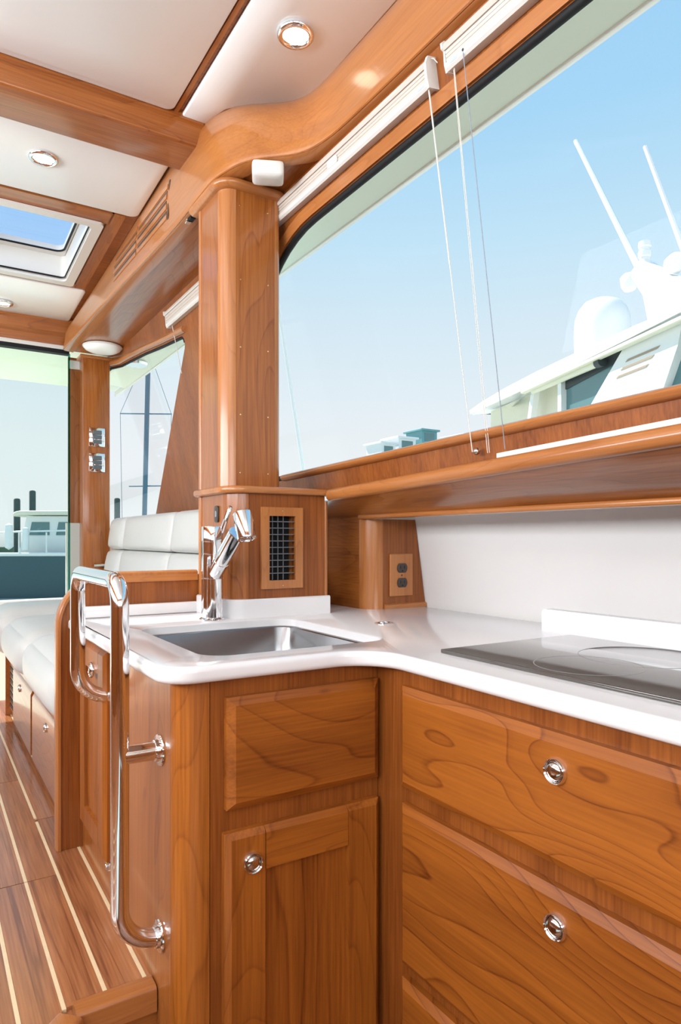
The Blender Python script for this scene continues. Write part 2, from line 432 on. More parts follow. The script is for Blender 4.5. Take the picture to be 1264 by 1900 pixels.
mk('riser', (V, [(0, 1, 2, 3), (7, 6, 5, 4), (0, 4, 5, 1), (2, 6, 7, 3), (1, 5, 6, 2), (0, 3, 7, 4)]), 'cherry_x', st)

# --- ceiling: board with hatch opening, liner panels, batten, beam
HX0, HX1, HY0, HY1 = -.10, .485, 2.315, 2.815
hole = rrect(HX0, HX1, HY0, HY1, .02)
def cb(x, y): return (x, y, zc(y) + .010)
def ct(x, y): return (x, y, zc(y) + .05)
ceil = mk('ceiling', plate([(-1.65, -1.65), (.86, -1.65), (.86, 1.9), (.80, 3.36), (-1.65, 3.36), (-1.65, 1.9)], [hole], cb, ct), 'cherry_x', label='wooden cabin overhead behind white liner panels', cat='ceiling', kind='structure')
def liner(poly, lab=None):
    sh = slab(poly, 0, .014, .004, seg=2)
    return mk('liner_panel', mapv(sh, lambda p: (p.x, p.y, p.z + zc(p.y) - .002)), 'liner', ceil, ang=50)
liner(rrect(-1.2, .530, -1.3, 1.640, .022))
liner(fillet([(.547, -1.3), (.797, -1.3), (.797, 1.36), (.790, 1.435), (.704, 1.507), (.640, 1.556), (.618, 1.650), (.590, 1.665), (.556, 1.660)], [0, 0, .05, .03, .06, .05, .02, .01, .02], 5))
liner(rrect(-1.2, .597, 1.78, 2.215, .026))
liner(rrect(-1.2, .572, 2.885, 3.27, .02))
mk('batten', box(.5335, .544, -1.3, 1.645, 2.172, 2.18), 'trim_wood', ceil)
bmz = 2.107
mk('beam', prism(fillet([(1.648, 2.185), (1.648, bmz), (1.782, bmz), (1.782, 2.185)], [0, .006, .006, 0], 3), 0, -1.6, .612), 'cherry_x', ceil)
mk('beam_cap', prism([(1.640, 2.185), (1.640, 2.162), (1.648, 2.156), (1.648, 2.185)], 0, -1.6, .612), 'cherry_x', ceil)
for (a, b, c, d) in ((-1.2, .53, 2.225, 2.300), (.52, .565, 2.225, 2.872), (-1.2, .53, 2.835, 2.875)):
    mk('hatch_surround', mapv(bev(a, b, c, d, -.001, .010, .0015), lambda p: (p.x, p.y, p.z + zc(p.y))), 'cherry_x' if b - a > .2 else 'cherry_y', ceil)

# --- cove / fascia that runs along the overhead and jogs outboard over the galley
pairs = [((.540, 3.23), (.598, 3.23)), ((.552, 2.80), (.600, 2.80)), ((.565, 2.354), (.603, 2.35)), ((.580, 1.95), (.606, 1.95)), ((.584, 1.80), (.608, 1.82)), ((.584, 1.62), (.612, 1.70)), ((.584, 1.54), (.618, 1.645)), ((.588, 1.495), (.626, 1.61)), ((.597, 1.455), (.638, 1.578)), ((.612, 1.412), (.656, 1.548)), ((.634, 1.378), (.680, 1.527)), ((.660, 1.352), (.708, 1.508)), ((.686, 1.328), (.738, 1.488)), ((.706, 1.303), (.765, 1.464)), ((.720, 1.270), (.783, 1.438)), ((.729, 1.225), (.792, 1.405)), ((.734, 1.16), (.797, 1.33)), ((.736, 1.0), (.800, 1.12)), ((.736, .5), (.800, .5)), ((.736, -1.3), (.800, -1.3))]
def spline(pts, k=3):
    out = []
    for i in range(len(pts) - 1):
        p0, p1, p2, p3 = [Vector(pts[min(max(j, 0), len(pts) - 1)]) for j in (i - 1, i, i + 1, i + 2)]
        for s in range(k):
            t = s / k; out.append(.5 * ((2 * p1) + (p2 - p0) * t + (2 * p0 - 5 * p1 + 4 * p2 - p3) * t * t + (3 * p1 - p0 - 3 * p2 + p3) * t ** 3))
    out.append(Vector(pts[-1])); return out
pb = spline([a + b for a, b in [(p[0], p[1]) for p in pairs]] and [Vector((a[0], a[1], b[0], b[1])) for a, b in pairs], 3)
SZ = 1.955
prof = [(0.0, 0.0, .010), (0, .004, .002), (0, .010, 0.0), (0.0, .020, .001), (.05, .06, .004), (.18, .11, .0), (.40, .155, .0), (.68, .190, 0), (.90, .208, 0), (1.0, .222, 0)]
V = []; Fc = []; m_ = len(prof)
for p in pb:
    top = zc(p[3])
    for f, h, ins in prof:
        hh = SZ + h / .222 * (top + .008 - SZ)
        V.append((p[0] + (p[2] - p[0]) * f + ins, p[1] + (p[3] - p[1]) * f, hh))
    V.append((p[2] + .03, p[3] + .0, top + .012)); V.append((p[0] + .045, p[1] + .01, SZ))
m_ += 2
for i in range(len(pb) - 1):
    for k in range(m_): Fc.append((i * m_ + k, (i + 1) * m_ + k, (i + 1) * m_ + (k + 1) % m_, i * m_ + (k + 1) % m_))
Fc += [tuple(range(m_)), tuple(range(len(pb) * m_ - 1, (len(pb) - 1) * m_ - 1, -1))]
cove = mk('trim_2', (V, Fc), 'trim_wood', label='curved cherry cove along the overhead that jogs out above the galley', cat='moulding', kind='structure', ang=40)
# soffit underside
sof = [(p[0] + .004, p[1]) for p in pb[::2]] + [(wx(SZ) + .03, -1.3), (wx(SZ) + .03, 3.23)]
mk('trim_3', prism(sof, 2, SZ + .002, SZ + .022), 'cherry_y', label='glossy wooden soffit under the cove beside the pillar', cat='soffit', kind='structure')

# --- starboard side with two windows
def sillz(y): return 1.286 + .0228 * (1.71 - y)
w1 = fillet([(1.86, 1.271), (1.86, 1.855), (-1.1, 1.855), (-1.1, sillz(-1.1) - .013)], [.03, .50, .1, .05], 16)
w2 = fillet([(4.0, 1.16), (4.0, 1.90), (3.45, 1.925), (3.293, 1.921), (3.11, 1.894), (2.977, 1.884), (2.74, 1.864), (2.535, 1.842), (2.255, 1.817), (3.04, 1.16)], [.02, .03, .05, .06, .1, 0, 0, .2, .025, .02], 5)
outer = [(-1.3, 1.310), (1.433, 1.217), (1.66, 1.212), (1.66, .45), (3.34, .45), (3.34, .9), (4.1, .9), (4.1, 1.965), (3.3, 1.975), (-1.3, 1.975)]
wallS = mk('wall_starboard', plate(outer, [w1, w2], lambda y, z: wp(y, z, 0), lambda y, z: wp(y, z, -.014)), 'straight_z', label='leaning cherry veneer cabin side around the two windows', cat='wall', kind='structure')
def window(name, loop, lab, tint, top=None):
    t = thing(name, wp(loop[0][0], loop[0][1]), lab, 'window', kind='structure')
    gp = offset(loop, -.001)
    mk('glass_pane', plate(gp, [], lambda y, z: wp(y, z, -.010), lambda y, z: wp(y, z, -.0138)), tint, t)
    pth = [wp(y, z, -.004) for y, z in offset(loop, -.004)]
    if top is None: pth = [wp(y, z, -.004) for y, z in offset(loop, -.004) if z > 1.79]
    else: pth = pth + [pth[0]]
    mk('gasket', tube(pth, .0082 if top else .006, 8, top is None), 'black_rubber', t, ang=60)
    if top is not None:
        a = offset(loop, .030); b = offset(loop, .004)
        ids = [i for i in range(len(loop)) if loop[i][1] > top]
        k0 = next(i for i in ids if (i - 1) % len(loop) not in ids); run = []
        while k0 % len(loop) in ids and len(run) < len(ids): run.append(k0 % len(loop)); k0 += 1
        mk('casing', plate([a[i] for i in run] + [b[i] for i in reversed(run)], [], lambda y, z: wp(y, z, 0), lambda y, z: wp(y, z, .006)), 'trim_wood', t)
    return t
win1 = window('window_1', w1, 'large fixed galley window with rounded corner and black gasket', 'pane_clear', 1.5)
win2 = window('window_2', w2, 'small raked salon window behind the settee', 'pane_clear')
pth = [(wx(sillz(y)) - .002, y, sillz(y) - .018) for y in (1.70, .9, .2, -.6, -1.2)]
mk('trim_4', sweep(pth, [(-.004, 0), (.004, .001), (.010, .005), (.012, .010), (.010, .015), (.004, .018), (-.004, .018)]), 'trim_wood', label='rounded wooden sill moulding under the galley window', cat='sill', kind='structure')
pth = [wp(y, z, .002) for y, z in ((3.30, 1.940), (3.12, 1.912), (2.977, 1.902), (2.74, 1.882), (2.535, 1.86), (2.27, 1.836))]
mk('trim_5', tube(pth, .012, 8), 'trim_wood', label='wooden eyebrow moulding over the small salon window', cat='moulding', kind='structure')

# --- white backsplash behind the counter
def bx_(z): return 1.176 - .152 * (z - .92)
mk('wall_galley', prism([(bx_(.90), .90), (bx_(1.25), 1.25), (bx_(1.25) + .02, 1.25), (bx_(.90) + .02, .90)], 1, -1.3, 1.70), 'backsplash', label='white panel behind the galley worktop', cat='wall', kind='structure')

# --- aft bulkhead: header, glass, low wall, post
ab = thing('wall_aft', (.5, 3.3, FZ), 'wooden header, post and low wall of the aft bulkhead', 'wall', kind='structure')
mk('header_board', prism(fillet([(3.262, 2.13), (3.262, 2.045), (3.285, 2.030), (3.285, 1.995), (3.35, 1.995), (3.35, 2.13)], [0, .004, .004, .004, 0, 0], 3), 0, -1.6, .80), 'cherry_x', ab)
mk('track', box(-1.6, .58, 3.300, 3.345, 1.978, 1.995), 'white_plastic', ab)
mk('track_seal', box(-.6, .58, 3.302, 3.340, 1.960, 1.979), 'black_rubber', ab)
mk('post', bev(.630, .752, 3.255, 3.335, FZ, 1.953, .006, 2), 'cherry_z', ab)
mk('post_head', bev(.615, .80, 3.235, 3.33, 1.94, 1.954, .003), 'trim_wood_x', ab)
mk('jamb', box(.585, .640, 3.355, 3.375, 1.18, 1.96), 'cherry_z', ab)
mk('jamb_cover', box(.575, .640, 3.350, 3.375, FZ, 1.18), 'white_plastic', ab)
mk('jamb_clip', bev(.588, .64, 3.34, 3.356, 1.905, 1.945, .003), 'white_plastic', ab)
mk('low_wall', box(.29, .90, 3.29, 3.34, FZ, .815), 'gelcoat', ab)
mk('low_wall_cap', bev(.28, .90, 3.275, 3.345, .812, .832, .005, 2), 'white_plastic', ab)
dr = thing('door_1', (.3, 3.33, .83), 'frameless green-tinted glass panel of the aft door', 'door', kind='structure')
mk('glass_pane', box(-.25, .578, 3.318, 3.326, .834, 1.972), 'pane_green', dr)
mk('glass_edge', box(.578, .586, 3.316, 3.328, .834, 1.965), 'pane_edge', dr)
mk('wall_port', plate([(-1.3 - .35, 0), (3.36, 0), (3.36, 2.18), (-1.65, 2.18)], [rrect(-1.0, 3.1, 1.28, 1.95, .1)], lambda y, z: (-1.65, y, z), lambda y, z: (-1.68, y, z)), 'cherry_z', label='port cabin side with its long window opening', cat='wall', kind='structure')
mk('wall_forward', plate([(-1.65, 0), (1.3, 0), (1.3, 2.18), (-1.65, 2.18)], [rrect(-1.5, .85, 1.18, 2.05, .1)], lambda x, z: (x, -1.66, z), lambda x, z: (x, -1.69, z)), 'cherry_z', label='forward bulkhead with the windshield opening', cat='wall', kind='structure')

# --- outside of our own roof: eave along the side and overhang over the cockpit
ev = thing('roof_overhang', (.9, 2, 1.93), 'cream fibreglass roof eave outside the windows', 'roof', kind='structure')
mk('side_eave', prism([(.797, 1.985), (.805, 1.955), (.86, 1.945), (.90, 1.938), (.935, 1.932), (.945, 1.9305), (.95, 1.94), (.95, 2.05), (.88, 2.20), (.88, 2.0)], 1, -3, 3.75), 'gelcoat_eave', ev, ang=20)
mk('edge_lip', prism(fillet([(.944, 1.926), (.962, 1.930), (.964, 1.955), (.946, 1.955)], [.003, .005, .003, 0], 3), 1, -3, 3.98), 'gelcoat', ev)
mk('cabin_side_skin', plate([(-1.3, 1.313), (1.433, 1.221), (1.95, 1.221), (1.95, 1.10), (4.1, 1.10), (4.1, 1.955), (-1.3, 1.955)], [offset(w1, .008), offset(w2, .008)], lambda y, z: wp(y, z, -.0146), lambda y, z: wp(y, z, -.022)), 'gelcoat', ev)
mk('aft_overhang', prism([(3.36, 2.03), (3.72, 2.005), (3.74, 1.995), (3.98, 1.975), (4.02, 1.965), (4.05, 1.975), (4.05, 2.1), (3.36, 2.2)], 0, -1.9, .962), 'gelcoat_eave', ev, ang=20)
mk('cockpit_light', lathe([(0, 0), (.05, .0), (.055, .01), (.05, .02)], (.86, 3.2, 1.925), n=20), 'chrome', ev)
mk('roof_skin', box(-1.9, .80, -1.7, 3.36, 2.235, 2.25) if False else plate([(-1.9, -1.75), (.80, -1.75), (.80, 3.37), (-1.9, 3.37)], [hole], lambda x, y: (x, y, 2.225), lambda x, y: (x, y, 2.245)), 'gelcoat', ev)
mk('cockpit_sole', box(-1.9, .95, 3.36, 5.4, .33, .36), 'cream_paint', label='sunlit cockpit sole outside the aft door', cat='floor', kind='structure')
mk('water', box(-120, 120, -60, 160, -1.2, -1.1), 'water', label='harbour water around the boats', cat='water', kind='structure')
# ------------------------------------------------------------------ galley joinery
CT = .92                                    # worktop height
def latch(cx, cy, cz, ax, r, parent):
    l = mk('latch', lathe([(r * .72, 0), (r, .0), (r, .003), (r * .9, .006), (r * .82, .0045), (r * .76, .003), (r * .74, .001)], (cx, cy, cz), ax, 28), 'chrome', parent, label='polished round push latch')
    k = mk('knob', lathe([(r * .70, 0), (r * .70, .003), (r * .6, .0055), (r * .35, .0075), (0, .008)], (cx, cy, cz), ax, 28), 'nickel', l, ang=60)
    return l
def front(parent, x0, x1, y0, y1, z0, z1, axis, mat, name='drawer'):
    """bevelled slab front; axis = face direction ('-x' or '-y')"""
    c = .012
    if axis == '-y':
        a = [(x0, y1, z0), (x1, y1, z0), (x1, y1, z1), (x0, y1, z1)]; ym = y0 + .008
        b = [(x, ym, z) for x, _, z in a]; d = [(x0 + c, y0, z0 + c), (x1 - c, y0, z0 + c), (x1 - c, y0, z1 - c), (x0 + c, y0, z1 - c)]
    else:
        a = [(x1, y0, z0), (x1, y1, z0), (x1, y1, z1), (x1, y0, z1)]; xm = x0 + .008
        b = [(xm, y, z) for _, y, z in a]; d = [(x0, y0 + c, z0 + c), (x0, y1 - c, z0 + c), (x0, y1 - c, z1 - c), (x0, y0 + c, z1 - c)]
    V = a + b + d; Fc = [(0, 1, 2, 3), (8, 9, 10, 11)]
    for i in range(4):
        j = (i + 1) % 4; Fc += [(i, j, j + 4, i + 4), (i + 4, j + 4, j + 8, i + 8)]
    return mk(name, (V, Fc), mat, parent, ang=20)

# sink cabinet
SX, FY, FX = .320, .955, .672              # side panel, sink face, drawer face
sc = thing('sink_cabinet', (.5, 1.2, 0), 'cherry sink cabinet with rounded corner post under the white worktop', 'cabinet')
mk('face_frame', box(.366, FX - .0005, FY, FY + .018, 0, CT - .026), 'straight_z', sc)
arc = [(.365 - .045 * math.cos(a), FY + .045 - .045 * math.sin(a)) for a in [PI / 2 * i / 8 for i in range(9)]]
mk('corner_post', prism(arc + [(.366, FY + .02), (.34, FY + .045)], 2, 0, CT - .026), 'front_z', sc, ang=30)
mk('side_panel', box(SX, SX + .016, FY + .0455, 1.655, 0, CT - .026), 'cherry_z', sc)
front(sc, .388, .672 - .006, FY - .018, FY, .696, .866, '-y', 'front_x', 'drawer')
def panel_door(parent, u0, u1, z0, z1, y0, rail, fn, mats, base):
    """frame-and-panel door drawn in (u, depth, z); fn maps to world"""
    d = mk('door', mapv(box(u0 + rail - .01, u1 - rail + .01, y0 + .008, y0 + .016, z0 + rail - .01, z1 - rail + .01), fn), mats[0], parent)
    c = .007
    def bar(n, a, b, e, f, mat, chs):
        # chs: outer edges to chamfer as (left,right,bottom,top)
        l, r, bo, t = chs
        V = [(a, y0 + .018, e), (b, y0 + .018, e), (b, y0 + .018, f), (a, y0 + .018, f), (a, y0 + c, e), (b, y0 + c, e), (b, y0 + c, f), (a, y0 + c, f),
             (a + c * l, y0, e + c * bo), (b - c * r, y0, e + c * bo), (b - c * r, y0, f - c * t), (a + c * l, y0, f - c * t)]
        Fc = [(0, 1, 2, 3), (8, 9, 10, 11)]
        for i in range(4):
            j = (i + 1) % 4; Fc += [(i, j, j + 4, i + 4), (i + 4, j + 4, j + 8, i + 8)]
        mk(n, mapv((V, Fc), fn), mat, d, ang=20)
    bar('stile', u0, u0 + rail, z0, z1, mats[0], (1.3, .2, 1.3, 1.3)); bar('stile', u1 - rail, u1, z0, z1, mats[0], (.2, 1.3, 1.3, 1.3))
    bar('rail', u0 + rail, u1 - rail, z1 - rail, z1, mats[1], (0, 0, .2, 1.3)); bar('rail', u0 + rail, u1 - rail, z0, z0 + rail, mats[1], (0, 0, 1.3, .2))
    return d
sd = panel_door(sc, .384, .666, .06, .662, FY - .018, .066, lambda p: (p.x, p.y, p.z), ('front_z', 'front_x'), None)
latch(.427, FY - .018, .613, (0, -1, 0), .0165, sc)
# passage-side door (faces the salon walkway)
pd = panel_door(sc, -1.60, -1.362, .468, .882, 0.0, .052, lambda p: (SX - .018 + p.y, -p.x, p.z), ('front_z', 'front_z'), None)
latch(SX - .018, 1.462, .832, (-1, 0, 0), .0165, sc)

# drawer cabinet
dc = thing('drawer_cabinet', (.9, .3, 0), 'cherry cabinet with three wide drawers below the cooktop', 'cabinet')
mk('face_frame', box(FX + .0005, FX + .018, -1.2, FY + .018, 0, CT - .026), 'straight_z', dc)
for z0, z1, lz in ((.704, .867, .823), (.418, .677, .634), (.12, .396, .35)):
    dw = front(dc, FX - .018, FX, -.12, .872, z0, z1, '-x', 'front_y')
    latch(FX - .018, .553, lz, (-1, 0, 0), .0165, dw)

# worktop
wt = thing('countertop', (.7, 1.0, CT - .026), 'glossy white L-shaped worktop with rounded front edge', 'countertop')
ol = fillet([(.287, .932), (.646, .932), (.646, -1.0), (1.174, -1.0), (1.170, 1.652), (.287, 1.652)], [.055, .075, 0, 0, 0, .004], 10)
SK = (.379, .734, 1.001, 1.409)
sk = rrect(*SK, .045, 7)
mk('slab', slab(ol, CT - .026, CT, .009, [sk], .003, 5), 'solid_surface', wt, ang=40)
mk('back_strip', bev(.30, .60, 1.638, 1.653, CT, CT + .027, .003, 2), 'solid_surface', wt)
ps = fillet([(.592, 1.64), (.592, 1.436), (.866, 1.436)], [0, .052, 0], 8, False)
mk('upstand', sweep([(x, y, CT) for x, y in ps], [(-.016, 0), (.0, 0), (0, .041), (-.003, .044), (-.016, .044)]), 'solid_surface', wt)
us = fillet([(.934, CT), (.934, CT + .044), (-1.0, CT + .044), (-1.0, CT)], [0, .008, 0, 0], 4)
mk('rear_upstand', prism(us, 0, 1.062, 1.085), 'solid_surface', wt)

# sink
si = thing('sink', (.54, 1.15, .74), 'brushed steel undermount sink set into the white worktop', 'sink')
V = []; Fc = []; lv = [(-.0005, CT - .017), (-.009, CT - .018), (-.0105, CT - .020), (-.011, .79), (-.018, .765), (-.032, .75), (-.06, .746)]
nn_ = len(sk)
for o_, z in lv: V += [(x, y, z) for x, y in offset(sk, o_)]
for i in range(len(lv) - 1):
    for k in range(nn_): Fc.append((i * nn_ + k, i * nn_ + (k + 1) % nn_, (i + 1) * nn_ + (k + 1) % nn_, (i + 1) * nn_ + k))
Fc.append(tuple(range((len(lv) - 1) * nn_, len(lv) * nn_)))
mk('basin', (V, Fc), 'steel', si, ang=50)
mk('drain', lathe([(0, .003), (.02, .003), (.024, .001), (.04, .002), (.042, 0)], (.556, 1.22, .7465)), 'chrome', si)

# faucet
fa = thing('faucet', (.564, 1.458, CT), 'chrome pull-out mixer tap behind the sink', 'faucet')
mk('base', lathe([(.030, 0), (.030, .003), (.0265, .006), (.025, .007)], (.564, 1.458, CT), n=32), 'chrome', fa)
mk('body', lathe([(.0245, .004), (.0245, .094), (.0235, .0945), (.0235, .096), (.0245, .0965), (.0245, .150), (.0235, .1505), (.0235, .152), (.0245, .1525), (.0245, .178), (.0235, .1785), (.0235, .180), (.0245, .1805), (.0245, .212), (.0235, .2135), (0, .2135)], (.564, 1.458, CT), n=36), 'chrome', fa)
a0 = Vector((.566, 1.452, 1.022)); a1 = Vector((.573, 1.325, 1.128)); dv = (a1 - a0).normalized()
mk('spout', lathe([(.0, -.018), (.0165, -.016), (.0175, -.010), (.0175, .052), (.0165, .053), (.0165, .055), (.0175, .056), (.0175, .15)], a0, dv, 28), 'chrome', fa)
h0 = Vector((.574, 1.312, 1.162)); h1 = Vector((.5765, 1.292, 1.104)); hv = (h1 - h0).normalized(); hl = (h1 - h0).length
sh_ = mk('spray_head', lathe([(0, 0), (.0175, .0), (.0195, .002), (.0205, .01), (.0205, hl - .003), (.0195, hl), (.016, hl), (.0155, hl - .003)], h0, hv, 32), 'chrome', fa)
mk('aerator', lathe([(0, hl - .002), (.008, hl - .001), (.0085, hl - .003), (.013, hl - .003), (.0135, hl - .001), (.0155, hl - .002), (.0155, hl - .006)], h0, hv, 28), 'nickel', sh_)
l0 = Vector((.579, 1.444, 1.116)); l1 = Vector((.597, 1.432, 1.178))
lvr = mk('lever', tube([l0 + (l1 - l0) * t for t in (0, .1, .9, 1)], [.005, .0058, .0058, .005], 10), 'chrome', fa)
mk('lever_tip', lathe([(0, -.002), (.0045, -.001), (.0045, .002), (0, .003)], l1, (l1 - l0), 10), 'dark_plastic', lvr)

# small flush ring pull in the worktop
rg = thing('flush_ring_pull', (.858, 1.196, CT), 'small steel flush ring pull let into the white worktop', 'ring pull')
mk('escutcheon', plate(rrect(.838, .878, 1.181, 1.211, .012, 4), [rrect(.845, .871, 1.187, 1.205, .008, 4)], lambda x, y: (x, y, CT + .0002), lambda x, y: (x, y, CT + .0022)), 'nickel', rg)
mk('ring', tube([(.858 + .009 * math.cos(a), 1.196 + .006 * math.sin(a), CT + .0022) for a in [2 * PI * i / 20 for i in range(21)]], .0016, 8, False), 'chrome', rg)
mk('pocket', plate(rrect(.845, .871, 1.187, 1.205, .008, 4), [], lambda x, y: (x, y, CT + .0003), lambda x, y: (x, y, CT + .0007)), 'dark_plastic', rg)

# cooktop
ck = thing('cooktop', (.87, .4, CT), 'flush black glass cooktop with faint burner rings', 'cooktop')
mk('glass_top', mapv(slab(rrect(.713, 1.030, .02, .838, .004, 3), CT + .0005, CT + .0065, .0012, seg=2), lambda p: p), 'black_glass', ck)
plain('burner_print', (.16, .15, .15), .15)
for cx_, cy_, r_ in ((.80, .62, .075), (.93, .62, .095), (.80, .26, .085), (.94, .26, .075)):
    mk('burner_ring', plate([(cx_ + r_ * math.cos(2 * PI * i / 48), cy_ + r_ * math.sin(2 * PI * i / 48)) for i in range(48)], [[(cx_ + (r_ - .0015) * math.cos(2 * PI * i / 48), cy_ + (r_ - .0015) * math.sin(2 * PI * i / 48)) for i in range(48)]], lambda x, y: (x, y, CT + .0064), lambda x, y: (x, y, CT + .0067)), 'burner_print', ck)

# ------------------------------------------------------------------ duct housing, pillar, shelf
vb = thing('duct_housing', (.74, 1.55, CT), 'low cherry duct housing with rounded corner at the base of the pillar', 'housing')
VO = (.700, .773, 1.004, 1.162)
mk('front_panel', plate([(.652, CT), (.858, CT), (.858, 1.213), (.652, 1.213)], [[(VO[0], VO[2]), (VO[1], VO[2]), (VO[1], VO[3]), (VO[0], VO[3])]], lambda x, z: (x, 1.450, z), lambda x, z: (x, 1.464, z)), 'straight_z', vb)
arc = [(.651 - .045 * math.cos(a), 1.495 - .045 * math.sin(a)) for a in [PI / 2 * i / 8 for i in range(9)]]
mk('corner_post', prism(arc + [(.652, 1.47), (.626, 1.495)], 2, CT, 1.213), 'cherry_z', vb, ang=30)
mk('side_panel', box(.606, .620, 1.4955, 1.652, CT, 1.213), 'cherry_z', vb)
mk('edge_trim', prism(fillet([(.858, 1.449), (.868, 1.449), (.868, 1.475), (.858, 1.475)], [.003, .005, 0, 0], 3), 2, CT, 1.199), 'trim_wood_z', vb)
mk('edge_trim', prism(fillet([(.602, 1.652), (.602, 1.640), (.612, 1.640), (.612, 1.652)], [0, .003, 0, 0], 3), 2, CT, 1.213), 'trim_wood_z', vb)
tl = fillet([(.588, 1.668), (.588, 1.432), (.876, 1.432), (.876, 1.668)], [.02, .055, 0, 0], 8)
mk('top_ledge', slab(tl, 1.212, 1.229, .007, seg=4), 'trim_wood_x', vb)
vg = thing('vent_grille', (.736, 1.45, .985), 'wood-framed air vent with grey louvre bars beside the tap', 'vent')
mk('frame', plate([(.681, .986), (.792, .986), (.792, 1.181), (.681, 1.181)], [[(.7015, 1.006), (.7715, 1.006), (.7715, 1.160), (.7015, 1.160)]], lambda x, z: (x, 1.4495, z), lambda x, z: (x, 1.4425, z)), 'trim_wood_z', vg)
mk('plenum', plate([(.7005, 1.0045), (.7725, 1.0045), (.7725, 1.1615), (.7005, 1.1615)], [], lambda x, z: (x, 1.478, z), lambda x, z: (x, 1.480, z)), 'black_void', vg)
for x in (.7008, .7722):
    mk('duct_side', box(min(x, x + (.0006 if x < .72 else -.0006)), max(x, x + (.0006 if x < .72 else -.0006)), 1.464, 1.478, 1.0045, 1.1615), 'trim_wood_z' if x > .72 else 'black_void', vg)
for i in range(9): mk('louvre_bar', bev(.7018, .7712, 1.4475, 1.4535, 1.0215 + i * .0155, 1.0238 + i * .0155, .0006), 'grey_metal', vg)
for i in range(3): mk('vertical_bar', box(.715 + i * .0145, .7168 + i * .0145, 1.456, 1.459, 1.0048, 1.1612), 'grey_metal', vg)
for z in (.993, 1.172): mk('screw', lathe([(0, .0012), (.0016, .001), (.002, 0)], (.737, 1.4425, z), (0, -1, 0), 10), 'brass', vg)
sw = thing('rocker_switch', (.604, 1.535, 1.158), 'small black rocker switch on the side of the duct housing', 'switch')
mk('bezel', mapv(slab(rrect(-.011, .011, -.02, .02, .006, 4), 0, .004, .001, seg=2), lambda p: (.6055 - p.z, 1.532 + p.x, 1.165 + p.y)), 'dark_plastic', sw)
mk('rocker', bev(.5995, .602, 1.527, 1.537, 1.157, 1.173, .001), 'grey_metal', sw)

pl = thing('pillar', (.67, 1.55, 1.229), 'tall cherry pillar between counter ledge and overhead', 'pillar')
P0, P1 = 1.2295, 1.936
mk('front_panel', box(.6305, .7300, 1.475, 1.488, P0, P1), 'cherry_z', pl)
arc = [(.630 - .033 * math.cos(a), 1.508 - .033 * math.sin(a)) for a in [PI / 2 * i / 8 for i in range(9)]]
mk('corner_post', prism(arc + [(.630, 1.49), (.612, 1.508)], 2, P0, P1), 'trim_wood_z', pl, ang=30)
mk('side_panel', box(.597, .609, 1.5085, 1.618, P0, P1), 'cherry_z', pl)
arc2 = [(.7305 + .020 * math.sin(a), 1.495 - .020 * math.cos(a)) for a in [PI / 2 * i / 6 for i in range(7)]]
mk('edge_post', prism(arc2 + [(.7505, 1.60), (.735, 1.60), (.7305, 1.49)], 2, P0, P1), 'trim_wood_z', pl, ang=30)
mk('back_trim', prism(fillet([(.594, 1.632), (.594, 1.618), (.606, 1.618), (.606, 1.632)], [.003, .003, 0, 0], 3), 2, P0, P1), 'trim_wood_z', pl)
cp = fillet([(.597, 1.66), (.597, 1.475), (.7505, 1.475), (.7505, 1.60)], [0, .033, .020, 0], 8, False)
mk('cap_moulding', sweep([(x, y, 1.930) for x, y in cp], [(-.006, 0), (.008, .001), (.016, .006), (.019, .0125), (.016, .019), (.008, .024), (-.006, .025)]), 'trim_wood_x', pl, ang=50)
for x, z in ((.640, 1.895), (.712, 1.895), (.641, 1.72), (.713, 1.72), (.641, 1.56), (.713, 1.56), (.641, 1.40), (.713, 1.40), (.640, 1.262), (.713, 1.262)):
    mk('screw', lathe([(0, .0012), (.0018, .001), (.0022, 0)], (x, 1.475, z), (0, -1, 0), 10), 'brass', pl)

def nz(y): return 1.229 + .034 * (1.433 - y)
sf = thing('window_shelf', (.92, .5, 1.2), 'long cherry shelf with rounded nosing below the galley window', 'shelf')
ys = (1.431, .9, .3, -.4, -1.2)
mk('nosing', sweep([(.862, y, nz(y) - .030) for y in ys], [(-.004, 0), (.004, .001), (.010, .006), (.0125, .015), (.010, .024), (.004, .029), (-.004, .030)]), 'trim_wood', sf, ang=50)
V = []; 
for y in ys: V += [(.864, y, nz(y) - .028), (1.02, y, nz(y) - .028), (1.02, y, nz(y) - .002), (.864, y, nz(y) - .002)]
Fc = [(0, 1, 2, 3), (16, 19, 18, 17)] + [(i * 4 + k, i * 4 + (k + 1) % 4, i * 4 + 4 + (k + 1) % 4, i * 4 + 4 + k) for i in range(4) for k in range(4)]
mk('shelf_board', (V, Fc), 'cherry_y', sf)
V = []
for y in (1.70, 1.431) + ys[1:]:
    zt = nz(min(y, 1.431)) - .027
    V += [(.984, y, 1.164), (1.0, y, 1.164), (.90, y, zt), (.866, y, zt)]
Fc = [(0, 1, 2, 3), (20, 23, 22, 21)] + [(i * 4 + k, i * 4 + (k + 1) % 4, i * 4 + 4 + (k + 1) % 4, i * 4 + 4 + k) for i in range(5) for k in range(4)]
mk('fascia', (V, Fc), 'cherry_y', sf)
mk('valance_trim', prism(fillet([(.970, 1.157), (.970, 1.169), (1.0, 1.169), (1.0, 1.157)], [.005, .005, 0, 0], 4), 1, -1.2, 1.468), 'trim_wood', sf)
oh = thing('outlet_housing', (1.08, 1.5, CT), 'cherry return with rounded corner post carrying the wall outlet', 'housing')
mk('side_panel', box(.985, .999, 1.485, 1.70, CT, 1.166), 'cherry_y', oh)
arc = [(1.030 - .045 * math.cos(a), 1.485 - .045 * math.sin(a)) for a in [PI / 2 * i / 8 for i in range(9)]]
